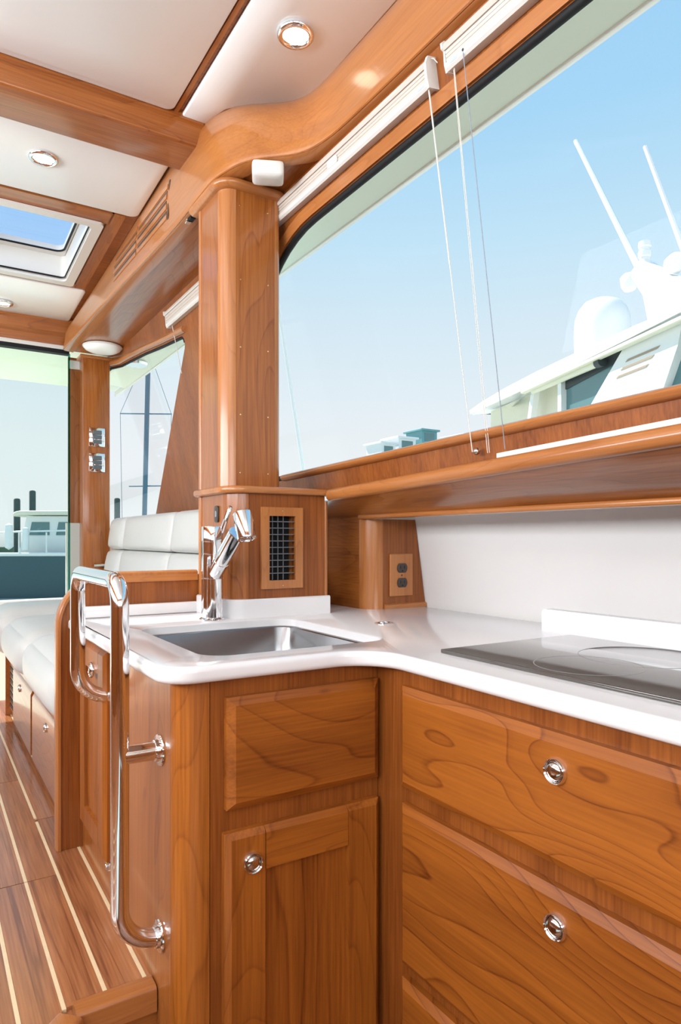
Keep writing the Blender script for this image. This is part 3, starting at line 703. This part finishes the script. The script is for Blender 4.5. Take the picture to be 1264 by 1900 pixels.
mk('corner_post', prism(arc + [(1.030, 1.46), (1.0, 1.485)], 2, CT, 1.157), 'trim_wood_z', oh, ang=30)
mk('front_panel', prism([(1.0305, CT), (bx_(CT) - .002, CT), (bx_(1.157) - .002, 1.157), (1.0305, 1.157)], 1, 1.440, 1.455), 'straight_z', oh)
mk('base_moulding', prism(fillet([(1.434, CT), (1.434, CT + .010), (1.440, CT + .013), (1.440, CT)], [0, .003, 0, 0], 3), 0, 1.035, 1.174), 'trim_wood_x', oh)
ou = thing('wall_outlet', (1.088, 1.44, .95), 'wood-faced duplex wall outlet with dark brown sockets', 'outlet')
mk('plate', mapv(bev(1.050, 1.126, 1.4335, 1.4398, .952, 1.0655, .002), lambda p: p), 'trim_wood_z', ou)
for z in (.9885, 1.0275):
    rc = mk('receptacle', mapv(slab([(.0165 * math.copysign(min(1, abs(math.cos(a)) * 1.0), math.cos(a)), max(-.0125, min(.0125, .0165 * math.sin(a)))) for a in [2 * PI * i / 28 for i in range(28)]], 0, .003, .0008, seg=2), lambda p: (1.088 + p.x, 1.4335 - p.z, z + p.y)), 'dark_plastic', ou)
    for dx in (-.0065, .0065): mk('slot', box(1.088 + dx - .001, 1.088 + dx + .001, 1.4302, 1.4306, z - .002, z + .006), 'black_void', rc)
    mk('ground_hole', lathe([(0, .0004), (.0024, .0003), (.0024, 0)], (1.088, 1.4306, z - .0075), (0, -1, 0), 12), 'black_void', rc)
mk('screw', lathe([(0, .0014), (.002, .001), (.0028, 0)], (1.088, 1.4335, 1.008), (0, -1, 0), 12), 'dark_plastic', ou)
# ------------------------------------------------------------------ shades
def shade(name, y0, y1, lab, ztop=1.940, zbot=1.893):
    t = thing(name, wp((y0 + y1) / 2, zbot), lab, 'blind')
    s1 = [(.001, ztop - .001), (.012, ztop + .001), (.020, ztop - .003), (.023, ztop - .010), (.021, ztop - .014), (.001, ztop - .014)]
    s2 = [(.002, ztop - .014), (.0195, ztop - .014), (.0195, zbot + .014), (.002, zbot + .014)]
    s3 = [(.001, zbot), (.018, zbot), (.022, zbot + .004), (.022, zbot + .012), (.0195, zbot + .0138), (.001, zbot + .0138)]
    def ext(sec, a, b):
        n = len(sec); V = [wp(a, z, d) for d, z in sec] + [wp(b, z, d) for d, z in sec]
        return V, [tuple(range(n)), tuple(range(2 * n - 1, n - 1, -1))] + [(i, i + n, (i + 1) % n + n, (i + 1) % n) for i in range(n)]
    mk('head_rail', ext(s1, y0, y1), 'shade_plastic', t, ang=25)
    for i in range(3):
        za = ztop - .0143 - i * (ztop - zbot - .0286) / 3; zb = ztop - .0143 - (i + 1) * (ztop - zbot - .0286) / 3
        mk('fabric_pleat', ext([(.002, za), (.0185, za - .0003), (.0196, (za + zb) / 2), (.0185, zb + .0003), (.002, zb)], y0 + .002, y1 - .002), 'shade_plastic', t)
    mk('bottom_rail', ext(s3, y0, y1), 'white_plastic', t, ang=25)
    return t, ext
def cord(t, a, b, r, mat):
    p0, p1 = Vector(a), Vector(b)
    return mk('cord', tube([p0, (p0 * 2 + p1) / 3, (p0 + p1 * 2) / 3, p1], r, 6), mat, t)
b1, ext = shade('pleated_shade', .908, 1.60, 'white pleated shade stacked above the window, nearest the pillar')
mk('end_cap', ext([(.0005, 1.890), (.024, 1.890), (.026, 1.905), (.025, 1.930), (.018, 1.943), (.0005, 1.943)], .903, .909), 'white_plastic', b1)
mk('maker_print', ext([(.0222, 1.8985), (.0225, 1.8985), (.0225, 1.903), (.0222, 1.903)], .918, .936), 'print_blue', b1)
mk('rail_clip', mapv(slab(rrect(-.02, .02, -.008, .008, .007, 4), 0, .003, .001, seg=2), lambda p: wp(1.225 + p.x, 1.9135 + p.y, .0195 + p.z)), 'white_plastic', b1)
cord(b1, wp(.913, 1.892, .016), wp(.9155, 1.6, .017), .0016, 'cord'); cord(b1, wp(.9155, 1.6, .017), wp(.918, 1.268, .018), .0010, 'cord')
mk('cord_weight', lathe([(0, -.006), (.004, -.0055), (.0062, -.003), (.0066, 0), (.0062, .003), (.004, .0055), (0, .006)], wp(.912, 1.268, .013), (0, 1, 0), 16), 'nickel', b1, ang=60)
mk('string_tail', tube([wp(.901, 1.938, .012), wp(.892, 1.932, .016), wp(.886, 1.922, .014)], .0009, 6), 'cord', b1)
b2, ext = shade('pleated_shade', -1.1, .862, 'white pleated shade stacked above the window, running out of the picture')
mk('end_cap', ext([(.0005, 1.892), (.019, 1.892), (.021, 1.905), (.019, 1.926), (.024, 1.929), (.024, 1.938), (.018, 1.942), (.0005, 1.941)], .861, .865), 'white_plastic', b2)
mk('maker_print', ext([(.0222, 1.8985), (.0225, 1.8985), (.0225, 1.903), (.0222, 1.903)], .832, .850), 'print_blue', b2)
cord(b2, wp(.853, 1.893, .012), wp(.884, 1.262, .014), .0007, 'cord'); cord(b2, wp(.849, 1.893, .014), wp(.879, 1.262, .014), .0007, 'cord')
cord(b2, wp(.818, 1.902, .022), wp(.841, 1.264, .014), .0008, 'cord_dark')
mk('grommet', lathe([(0, .001), (.0015, .001), (.0025, 0)], wp(.818, 1.902, .0222), (-1, 0, -.17), 10), 'dark_plastic', b2)
b3, ext = shade('pleated_shade', 2.02, 2.39, 'short white pleated shade above the small salon window', 1.928, 1.872)
mk('end_cap', ext([(.0005, 1.870), (.020, 1.870), (.022, 1.880), (.019, 1.912), (.025, 1.916), (.024, 1.928), (.0005, 1.930)], 2.389, 2.394), 'white_plastic', b3)
cord(b3, wp(2.36, 1.872, .010), wp(2.34, 1.70, .012), .0014, 'cord')
V = []
for y in (.866, .3, -.4, -1.1): V += [(.868, y, nz(y) + .0), (.884, y, nz(y) + .0), (.884, y, nz(y) + .009), (.868, y, nz(y) + .009)]
mk('shade_sill_rail', (V, [(0, 1, 2, 3), (12, 15, 14, 13)] + [(i * 4 + k, i * 4 + (k + 1) % 4, i * 4 + 4 + (k + 1) % 4, i * 4 + 4 + k) for i in range(3) for k in range(4)]), 'white_plastic', label='white hold-down rail lying on the window shelf', cat='rail')

# ------------------------------------------------------------------ overhead fittings
def downlight(x, y, lab):
    z = zc(y) - .002
    t = thing('downlight', (x, y, z - .012), lab, 'ceiling light', 'recessed ceiling downlights')
    mk('bezel', lathe([(.0375, 0), (.0395, -.002), (.0395, -.005), (.036, -.009), (.030, -.010), (.027, -.007), (.0255, -.002)], (x, y, z), n=36), 'chrome', t, ang=60)
    mk('lens', lathe([(.0268, -.0045), (.015, -.0055), (0, -.006)], (x, y, z), n=32), 'lamp_lens', t)
    d = bpy.data.lights.new('downlight_bulb', 'SPOT'); d.energy = .3; d.spot_size = 1.6; d.spot_blend = .6; d.color = (1, .85, .62); d.shadow_soft_size = .02
    o = bpy.data.objects.new('downlight_bulb', d); COL.objects.link(o); o.location = (0, 0, -.005); o.parent = t
    return t
downlight(.667, 1.247, 'round chrome downlight with warm glow in the galley ceiling panel beside the cove')
downlight(.286, 2.012, 'round chrome downlight with warm glow between the beam and the roof hatch')
downlight(.292, 3.16, 'round chrome downlight in the aftmost ceiling panel, cut by the picture edge')
dl = thing('dome_light', (.677, 3.07, SZ - .03), 'flat white dome light under the soffit beside the aft post', 'ceiling light')
mk('rim', lathe([(.078, 0), (.084, -.003), (.084, -.007), (.080, -.010)], (.677, 3.068, SZ + .002), n=40), 'white_plastic', dl)
mk('diffuser', lathe([(.081, -.008), (.074, -.018), (.058, -.026), (.035, -.031), (0, -.033)], (.677, 3.068, SZ + .002), n=40), 'dome_diffuser', dl, ang=60)

rh = thing('roof_hatch', (.2, 2.56, 2.12), 'white-framed roof hatch with blue sky behind its pane', 'hatch')
def hz(x, y, dz): return (x, y, zc(y) + dz)
ho = rrect(HX0 - .03, HX1 + .026, HY0 - .022, HY1 + .028, .012); hi_ = rrect(HX0 + .006, HX1 - .006, HY0 + .006, HY1 - .006, .02)
mk('trim_ring', plate(ho, [hi_], lambda x, y: hz(x, y, -.002), lambda x, y: hz(x, y, -.011)), 'white_plastic', rh)
hi2 = rrect(HX0 + .002, HX1 - .002, HY0 + .002, HY1 - .002, .02); 
mk('coaming', plate(hi2, [rrect(HX0 + .010, HX1 - .010, HY0 + .010, HY1 - .010, .02)], lambda x, y: hz(x, y, .0), lambda x, y: hz(x, y, .12)), 'white_plastic', rh)
hf = rrect(HX0 + .012, HX1 - .012, HY0 + .012, HY1 - .012, .02); hg = rrect(HX0 + .045, HX1 - .024, HY0 + .028, HY1 - .055, .03)
mk('inner_frame', plate(hf, [hg], lambda x, y: hz(x, y, .085), lambda x, y: hz(x, y, .105)), 'white_plastic', rh)
pq = [hz(x, y, .084) for x, y in offset(hg, .002)]
mk('seal', tube(pq + [pq[0]], .004, 6, False), 'black_rubber', rh)
pq = [hz(x, y, .003) for x, y in offset(hi_, -.004)]
mk('screen_track', tube(pq + [pq[0]], .0035, 6, False), 'black_rubber', rh)
mk('glass_pane', plate(offset(hg, .01), [], lambda x, y: hz(x, y, .106), lambda x, y: hz(x, y, .112)), 'pane_hatch', rh)

# louvred slots cut into the cove aft of the pillar
gv = thing('overhead_vent', (.58, 2.1, 2.0), 'long louvred air slots in the cove above the salon', 'vent')
def cove_pt(y, h):
    # face of the cove at height fraction h (0..1) for the straight aft run
    a = None
    for i in range(len(pb) - 1):
        if pb[i][1] >= y >= pb[i + 1][1]:
            t = (pb[i][1] - y) / max(1e-6, pb[i][1] - pb[i + 1][1]); a = pb[i].lerp(pb[i + 1], t); break
    hh = h * .222
    for (f0, h0, i0), (f1, h1, i1) in zip(prof[:-1], prof[1:]):
        if h0 <= hh <= h1:
            s = (hh - h0) / max(1e-6, h1 - h0); f = f0 + (f1 - f0) * s; ins = i0 + (i1 - i0) * s; break
    top = zc(a[3])
    return (a[0] + (a[2] - a[0]) * f + ins, y, SZ + h * (top + .008 - SZ))
def strip(ya, yb, h0, h1, pr):
    V = []; n = 8
    for i in range(n + 1):
        y = ya + (yb - ya) * i / n; p0 = cove_pt(y, h0); p1 = cove_pt(y, h1)
        V += [(p0[0] - pr, y, p0[2]), (p1[0] - pr, y, p1[2]), (p1[0] + .004, y, p1[2]), (p0[0] + .004, y, p0[2])]
    Fc = [(0, 1, 2, 3), tuple(4 * n + k for k in (3, 2, 1, 0))] + [(i * 4 + k, i * 4 + (k + 1) % 4, i * 4 + 4 + (k + 1) % 4, i * 4 + 4 + k) for i in range(n) for k in range(4)]
    return V, Fc
for ya, yb in ((2.40, 2.155), (2.135, 1.87)):
    for k in range(3): mk('slot', strip(ya, yb, .30 + k * .13, .345 + k * .13, .0012), 'dark_plastic', gv)
    for k in range(4): mk('slat', strip(ya + .004, yb - .004, .235 + k * .13, .295 + k * .13, .003), 'trim_wood', gv)
mk('end_stop', strip(1.862, 1.853, .22, .72, .002), 'dark_plastic', gv)

sn = mk('motion_sensor', mapv(cushion(-.036, .036, -.028, .028, 0, .034, .008, .003, (0, 0, -1), 8), lambda p: (.668 + p.x * .9 + p.y * .43, 1.382 - p.x * .43 + p.y * .9, 1.9205 + p.z)), 'white_plastic', label='small white rounded sensor box under the cove beside the pillar', cat='sensor', ang=50)
mc = thing('magnetic_catch', (.605, 1.72, 1.945), 'tiny chrome and black catch under the soffit edge', 'catch')
mk('body', bev(.598, .612, 1.70, 1.725, 1.947, 1.9565, .001), 'black_rubber', mc); mk('strike', bev(.597, .611, 1.728, 1.745, 1.949, 1.9565, .001), 'chrome', mc)

# switch plates on the aft post
for z, lab in ((1.578, 'upper of two chrome switch panels on the aft post'), (1.46, 'lower of two chrome switch panels on the aft post')):
    t = thing('switch_panel', (.692, 3.255, z - .045), lab, 'switch', 'switch panels on the aft post')
    mk('bezel', bev(.656, .728, 3.246, 3.2555, z - .044, z + .044, .004, 2), 'chrome', t)
    for k in range(3): mk('rocker', bev(.672, .712, 3.240, 3.2465, z - .031 + k * .0215, z - .012 + k * .0215, .002), 'switch_grey', t)

# ------------------------------------------------------------------ grab rail and door stop
gr = thing('grab_rail', (.25, 1.2, .478), 'polished stainless grab rail with looped top on the cabinet end', 'rail')
RX, RY, R2 = .257, 1.050, 1.376
path = fillet([(SX - .002, RY, .4785), (RX, RY, .4785), (RX, RY, 1.040), (RX, R2, 1.040), (RX, R2, .795), (SX - .002, R2, .795)], [0, .058, .040, .036, .058, 0], 10, False)
mk('tube', tube(path, .0140, 20), 'chrome', gr, ang=60)
mk('stub', tube([(SX - .002, RY, .772), (RX + .006, RY, .772)], .0138, 20), 'chrome', gr, ang=60)
for y, z in ((RY, .4785), (RY, .772), (R2, .795)):
    fl = mk('flange', lathe([(.024, 0), (.025, .002), (.024, .004), (.0175, .005), (.0165, .010), (.0145, .0105)], (SX, y, z), (-1, 0, 0), 28), 'chrome', gr, ang=40)
    for k in range(3):
        a = 2 * PI * k / 3 + .5; mk('screw', lathe([(0, .0048), (.0016, .0046), (.002, .0038)], (SX, y + .0205 * math.cos(a), z + .0205 * math.sin(a)), (-1, 0, 0), 8), 'nickel', fl)
ds = thing('door_holder', (.315, 1.40, .44), 'round steel door holder with brass centre low on the cabinet end', 'door stop')
mk('disc', lathe([(.020, 0), (.021, .002), (.020, .005), (.012, .006), (.010, .004), (.008, .004)], (SX, 1.392, .458), (-1, 0, 0), 24), 'chrome', ds)
mk('plunger', lathe([(.008, .002), (.0075, .006), (.005, .008), (0, .0085)], (SX, 1.392, .458), (-1, 0, 0), 16), 'brass', ds)

# ------------------------------------------------------------------ salon: divider and settee
dv_ = thing('divider_panel', (.6, 1.67, FZ), 'cherry divider with rounded top corner between galley and settee', 'divider')
po = fillet([(.272, FZ), (1.0, FZ), (1.0, 1.014), (.272, 1.014)], [0, 0, 0, .115], 12)
mk('board', prism(po, 1, 1.656, 1.684), 'straight_z', dv_, ang=30)
ep = fillet([(.272, 1.67, FZ), (.272, 1.67, 1.016), (.60, 1.67, 1.016)], [0, .115, 0], 14, False)
def rail_sec(path, hw, ht):
    V = []; Fc = []; P = [Vector(p) for p in path]
    for i, p in enumerate(P):
        t = (P[min(i + 1, len(P) - 1)] - P[max(i - 1, 0)]).normalized(); nrm = Vector((-t.z, 0, t.x))
        for a, b in ((-hw, 0), (-hw, ht * .6), (-hw * .6, ht), (hw * .6, ht), (hw, ht * .6), (hw, 0)): V.append(tuple(p + Vector((0, a, 0)) + nrm * b))
    for i in range(len(P) - 1):
        for k in range(6): Fc.append((i * 6 + k, i * 6 + (k + 1) % 6, i * 6 + 6 + (k + 1) % 6, i * 6 + 6 + k))
    Fc += [tuple(range(6)), tuple(range(len(P) * 6 - 1, len(P) * 6 - 7, -1))]; return V, Fc
mk('edge_moulding', rail_sec(ep, .018, .010), 'trim_wood_z', dv_, ang=50)
mk('top_rail', box(.40, .60, 1.651, 1.656, 1.000, 1.016), 'trim_wood_x', dv_)

se = thing('settee', (.55, 2.4, FZ), 'cherry settee base with two drawers along the salon walkway', 'settee')
mk('carcass', box(.312, .88, 1.686, 3.05, FZ, .638), 'cherry_y', se)
for y0, y1, ly in ((1.72, 2.335, 2.05), (2.372, 2.86, 2.64)):
    d = mk('drawer', prism([(.312, .405), (.298, .405), (.298, .600), (.305, .614), (.312, .614)], 1, y0, y1), 'cherry_y', se)
    latch(.298, ly, .572, (-1, 0, 0), .0135, d)
mk('rail', bev(.300, .33, 1.70, 3.05, .618, .638, .004, 2), 'trim_wood', se)
vg2 = thing('louvred_vent', (.31, 2.99, .45), 'narrow dark air vent at the aft end of the settee base', 'vent')
mk('frame', bev(.306, .3119, 2.885, 3.04, .415, .61, .002), 'trim_wood_z', vg2)
for k in range(7): mk('slot', bev(.3035, .3065, 2.90, 3.025, .427 + k * .025, .441 + k * .025, .001), 'black_rubber', vg2)
G = 'white leather seat cushions of the settee'
def pad(name, sh, lab, grp):
    t = mk(name, sh, 'leather', label=lab, cat='cushion', group=grp, ang=70); return t
pad('seat_cushion', cushion(.268, .80, 1.692, 2.335, .640, .802, .07, .012, (-1, 0, 1), 16), 'long white leather seat cushion right behind the divider', G)
pad('seat_cushion', cushion(.262, .80, 2.340, 2.905, .640, .802, .07, .012, (-1, 0, 1), 16), 'white leather seat cushion in the middle of the settee', G)
pad('seat_cushion', cushion(.235, .88, 2.912, 3.272, .640, .825, .075, .012, (-1, 0, 1), 14), 'white leather corner cushion below the aft glass', G)
mk('plinth', box(.29, .9, 3.052, 3.288, FZ, .638), 'cherry_y', se)
for y0, y1, lab in ((1.695, 2.325, 'white leather backrest cushion partly hidden by the pillar and tap'), (2.331, 2.985, 'white leather backrest cushion in the middle of the settee back'), (2.991, 3.235, 'narrow white leather backrest cushion next to the aft post')):
    t = thing('back_cushion', (.80, (y0 + y1) / 2, .80), lab, 'cushion', 'white leather backrest cushions of the settee')
    for z0, z1, nm in ((1.058, 1.203, 'upper_pad'), (.842, 1.056, 'lower_pad')):
        sh = cushion(.755, .855, y0, y1, z0, z1, .022, .014, (-1, 0, 0), 12)
        mk(nm, mapv(sh, lambda p: (p.x + (p.z - 1.2) * .14, p.y, p.z)), 'leather', t, ang=70)
gh = thing('post_handle', (.69, 3.24, .97), 'short metal handle low on the aft post beside the settee back', 'handle')
mk('bar', tube([(.672, 3.225, .982), (.722, 3.225, .984)], .007, 10), 'nickel', gh)
for x in (.678, .716): mk('stand_off', tube([(x, 3.228, .983), (x, 3.2545, .983)], .005, 8), 'nickel', gh)

# ------------------------------------------------------------------ outside: neighbouring boats and shore
LX = Vector((.352, .936, 0)); NX = Vector((.936, -.352, 0)); ang_y = math.atan2(.936, .352)
plain('louvre_tan', (.42, .33, .25), .6)
ya = thing('motor_yacht', (5.606, 3.385, -1.1), 'white motor yacht with radar dome moored beyond the galley window', 'boat', rotz=0)
def Y(l, d, z): return tuple(Vector((5.606, 3.385, 0)) + LX * l + NX * d + Vector((0, 0, z)))
def ymap(sh): return mapv(sh, lambda p: Y(p.x, p.y, p.z))
# hard-top with visor: outline along l, crowned across d
V = []; Fc = []
pl_ = [(5.14, .22, 3.12, 3.15), (4.95, .08, 3.10, 3.27), (4.5, .03, 3.07, 3.345), (4.0, .01, 3.055, 3.375), (3.0, 0, 3.045, 3.38), (2.0, 0, 3.05, 3.36), (1.0, 0, 3.06, 3.33), (0, 0, 3.08, 3.27), (-4, 0, 3.10, 3.25)]
for l, d0, zb, zt in pl_:
    w = 3.2 - 2 * d0
    sec = [(d0 + .10, zb + .04), (d0, zb + .0), (d0 - .01, zb + .05), (d0 + .04, zb + (zt - zb) * .45), (d0 + .22, zb + (zt - zb) * .80), (d0 + .6, zt + .05), (1.6, zt + .16), (3.2 - d0 - .6, zt + .05), (3.2 - d0, zb)]
    V += [(l, a, b) for a, b in sec]
k_ = 9
for i in range(len(pl_) - 1):
    for k in range(k_): Fc.append((i * k_ + k, i * k_ + (k + 1) % k_, (i + 1) * k_ + (k + 1) % k_, (i + 1) * k_ + k))
Fc += [tuple(range(k_)), tuple(range(len(V) - 1, len(V) - 1 - k_, -1))]
mk('hard_top', ymap((V, Fc)), 'yacht_white', ya, ang=35)
mk('visor_glass', ymap(([(5.35, .62, 3.05), (2.9, .06, 2.99), (2.9, .10, 3.05), (5.3, .66, 3.09)], [(0, 1, 2, 3)])), 'yacht_glass', ya)
mk('drip_rail', ymap(bev(-4, 3.0, -.02, .05, 3.00, 3.045, .01)), 'cream_paint', ya)
mk('house_side', ymap(prism([(-4, -1), (4.4, -1), (4.2, 2.48), (-4, 2.48)], 1, .1, .22)), 'yacht_white', ya)
mk('side_window', ymap(box(-4, .40, .15, .19, 2.4, 3.06)), 'yacht_glass', ya); mk('side_window', ymap(prism([(2.19, 2.45), (.9, 2.45), (.9, 3.06), (2.19, 3.06)], 1, .15, .19)), 'yacht_glass', ya)
mk('window_head', ymap(prism([(2.17, 2.88), (1.15, 2.94), (1.05, 3.06), (2.17, 3.06)], 1, .135, .16)), 'yacht_dark', ya)
mk('curtain', ymap(prism([(4.6, 2.4), (2.19, 2.4), (2.19, 3.08), (4.6, 3.08)], 1, .28, .32)), 'cream_paint', ya)
mk('mullion', ymap(prism([(3.07, 2.45), (2.98, 2.45), (2.80, 3.06), (2.89, 3.06)], 1, .08, .16)), 'yacht_white', ya)
mk('mullion', ymap(prism([(2.23, 2.45), (2.15, 2.45), (2.15, 3.06), (2.23, 3.06)], 1, .08, .19)), 'yacht_white', ya)
ra = mk('raked_pillar', ymap(prism([(1.55, 2.54), (.34, 2.46), (.13, 2.83), (.05, 3.08), (.86, 3.08)], 1, .07, .20)), 'yacht_white', ya)
for l0, l1, z in ((.885, .36, 2.875), (.965, .443, 2.812), (1.04, .525, 2.745)):
    mk('louvre_slot', ymap(prism([(l0, z), (l0 - .04, z + .022), (l1, z + .022), (l1 + .04, z)], 1, .064, .075)), 'louvre_tan', ra)
mk('roller_awning', ymap(tube([(1.35, .06, 2.985), (2.8, .06, 3.0)], .04, 12)), 'cream_paint', ya); mk('awning_end', ymap(lathe([(.055, 0), (.055, .09), (0, .10)], (1.27, .06, 2.985), (1, 0, 0), 16)), 'yacht_dark', ya)
mk('hull', ymap(prism([(-5, -1.1), (6.5, -1.1), (7.6, 1.3), (-5, 1.0)], 1, .25, 3.1)), 'yacht_white', ya)
mk('foredeck', ymap(prism([(4.4, 1.2), (7.0, 1.3), (4.4, 1.75)], 1, .7, 2.6)), 'yacht_white', ya)
mk('radome', ymap(lathe([(.36, 3.45), (.365, 3.95), (.352, 4.08), (.31, 4.20), (.24, 4.29), (.14, 4.335), (0, 4.35)], (3.05, 1.2, 0), n=36)), 'yacht_white', ya, ang=60)
mk('mast_arm', ymap(prism([(2.35, 4.40), (2.14, 4.50), (1.62, 4.10), (1.3, 3.98), (1.3, 3.4), (1.95, 3.4), (1.99, 3.92)], 1, 1.12, 1.28)), 'yacht_white', ya)
mk('mast_leg', ymap(tube([(2.20, 1.2, 4.40), (1.93, 1.2, 3.4)], .05, 10)), 'yacht_white', ya)
mk('light_stack', ymap(lathe([(.075, 4.38), (.075, 4.48), (.062, 4.49), (.062, 4.54), (.075, 4.55), (.075, 4.61), (.062, 4.62), (.062, 4.66), (.075, 4.67), (.07, 4.73), (0, 4.75)], (2.16, 1.2, 0), n=20)), 'yacht_white', ya)
mk('horn', ymap(lathe([(0, -.11), (.075, -.10), (.10, -.04), (.10, .06), (.06, .10), (0, .11)], (2.40, 1.15, 4.33), (.2, 0, 1), 16)), 'yacht_white', ya, ang=60)
mk('camera_pod', ymap(lathe([(0, -.12), (.09, -.10), (.12, 0), (.09, .10), (0, .12)], (1.60, 1.2, 4.25), (1, 0, .2), 16)), 'yacht_white', ya, ang=60)
mk('whip_antenna', ymap(tube([(1.97, 1.2, 3.95), (3.72, 1.2, 6.87)], [.042, .030], 8)), 'yacht_white', ya); mk('whip_antenna', ymap(tube([(1.30, 1.2, 3.95), (2.15, 1.2, 5.89)], [.036, .026], 8)), 'yacht_white', ya)

wa = thing('whip_antenna_pole', (3.9, 7.0, -1.1), 'slanted white pole seen low in the galley window beside the pillar', 'pole')
mk('pole', tube([(3.60, 7.17, 3.9), (3.86, 7.02, 1.93), (4.25, 6.8, -1.1)], [.022, .024, .03], 8), 'yacht_white', wa)

for nm, x, y, w, d, zt, mat, lab in (('harbour_building', 23.45, 33.0, 1.0, 1.6, 6.85, 'building_white', 'low white building peeping over the window sill, leftmost of the row'), ('harbour_building', 25.0, 33.2, 1.3, 1.6, 7.30, 'building_white', 'taller white building over the sill next to the teal-roofed one'), ('harbour_building', 26.9, 33.4, 1.2, 1.6, 7.95, 'building_teal', 'teal-walled building with flat roof peeping over the sill'), ('harbour_building', 29.4, 32.0, 2.2, 2, 7.6, 'building_white', 'white building half hidden behind the shade cords')):
    t = thing(nm, (x, y, -1.1), lab, 'building', 'buildings across the harbour')
    mk('walls', box(x - w / 2, x + w / 2, y - d / 2, y + d / 2, -1.1, zt - .12), mat, t)
    mk('roof', bev(x - w / 2 - .15, x + w / 2 + .15, y - d / 2 - .15, y + d / 2 + .15, zt - .12, zt, .02), mat, t)
    mk('window', box(x - w * .32, x + w * .32, y - d / 2 - .02, y - d / 2, zt - .75, zt - .25), 'yacht_glass', t)

# trawler beyond the aft glass
tr = thing('trawler', (3.6, 27.5, -1.1), 'cream and teal trawler moored beyond the aft glass', 'boat')
def bmap(sh): return mapv(sh, lambda p: (3.6 + p.x * .88 + p.y * .47, 27.3 - p.x * .47 + p.y * .88, p.z))
mk('hull', bmap(prism([(-2.6, -1.1), (3.4, -1.1), (3.6, .58), (-3.2, .46)], 1, 0, 3)), 'hull_teal', tr)
mk('gunwale', bmap(bev(-3.2, 3.6, -.06, .05, .46, .60, .03)), 'yacht_white', tr)
mk('house', bmap(prism([(-.85, .5), (1.6, .5), (1.6, 1.98), (-.55, 1.98)], 1, .6, 2.6)), 'yacht_white', tr)
ro = slab(rrect(-1.05, 1.8, .3, 2.9, .35, 5), 1.96, 2.13, .06, seg=3)
mk('roof', bmap(mapv(ro, lambda p: (p.x, p.y, p.z + .12 * (1 - ((p.x - .4) / 1.4) ** 2)))), 'cream_paint', tr)
for a, b in ((-.45, .30), (.55, 1.3)):
    w_ = mk('window', bmap(prism([(a, 1.25), (b, 1.25), (b, 1.75), (a + .1, 1.75)], 1, .57, .60)), 'yacht_glass', tr)
for x in (-2.6, -1.6, -.6, .4, 1.4, 2.4): mk('stanchion', bmap(tube([(x, 0, .58), (x, 0, 1.35)], .03, 6)), 'yacht_white', tr)
mk('rail', bmap(tube([(-2.8, 0, 1.25), (-.6, 0, 1.38), (3.0, 0, 1.46)], .035, 6)), 'yacht_white', tr)
mk('fender', bmap(lathe([(0, -.5), (.13, -.42), (.15, 0), (.13, .42), (0, .5)], (-.9, -.16, 1.2), (0, 0, 1), 12)), 'yacht_white', tr); mk('fender', bmap(lathe([(0, -.45), (.11, -.4), (.13, 0), (.11, .4), (0, .45)], (-.3, -.16, 1.1), (0, 0, 1), 12)), 'yacht_white', tr)
GP = 'dark dock pilings beyond the aft windows'
for x, y, zt, lab in ((3.4, 31.2, 2.80, 'short dark piling rising behind the trawler roof'), (4.0, 31.2, 3.16, 'taller dark piling rising behind the trawler roof'), (7.40, 30.7, 2.92, 'dark piling seen low in the small salon window')):
    t = mk('dock_piling', lathe([(.13, -1.1), (.13, zt - .05), (.10, zt), (0, zt + .02)], (x, y, 0), n=12), 'piling', label=lab, cat='piling', group=GP)
ms = thing('sailboat_mast', (8.45, 30.1, -1.1), 'slim dark sailboat mast with spreaders beyond the small salon window', 'mast')
mk('spar', tube([(8.38, 30.13, -1.1), (8.6, 30.0, 9.6)], .11, 10), 'mast_paint', ms)
for z, w in ((6.7, 1.0), (3.47, .6)): mk('spreader', tube([(8.5 - w, 30.6, z), (8.5, 30.06, z), (8.5 + w, 29.5, z)], .03, 6), 'mast_paint', ms)
for s in (-1, 1): mk('stay', tube([(8.6, 30, 9.6), (8.5 + s * 1.0, 30.06 - s * .5, 6.7), (8.5 + s * .9, 30.06 - s * .4, -.5)], .012, 5), 'mast_paint', ms)
mk('shore', prism([(-60, -1.1), (-40, .6), (-20, 1.0), (-5, .7), (1.2, 1.3), (2.2, .9), (3, .2), (60, .5), (80, -1.1)], 1, 80, 84), 'shore', label='low green shoreline far beyond the aft glass', cat='shore', kind='structure')
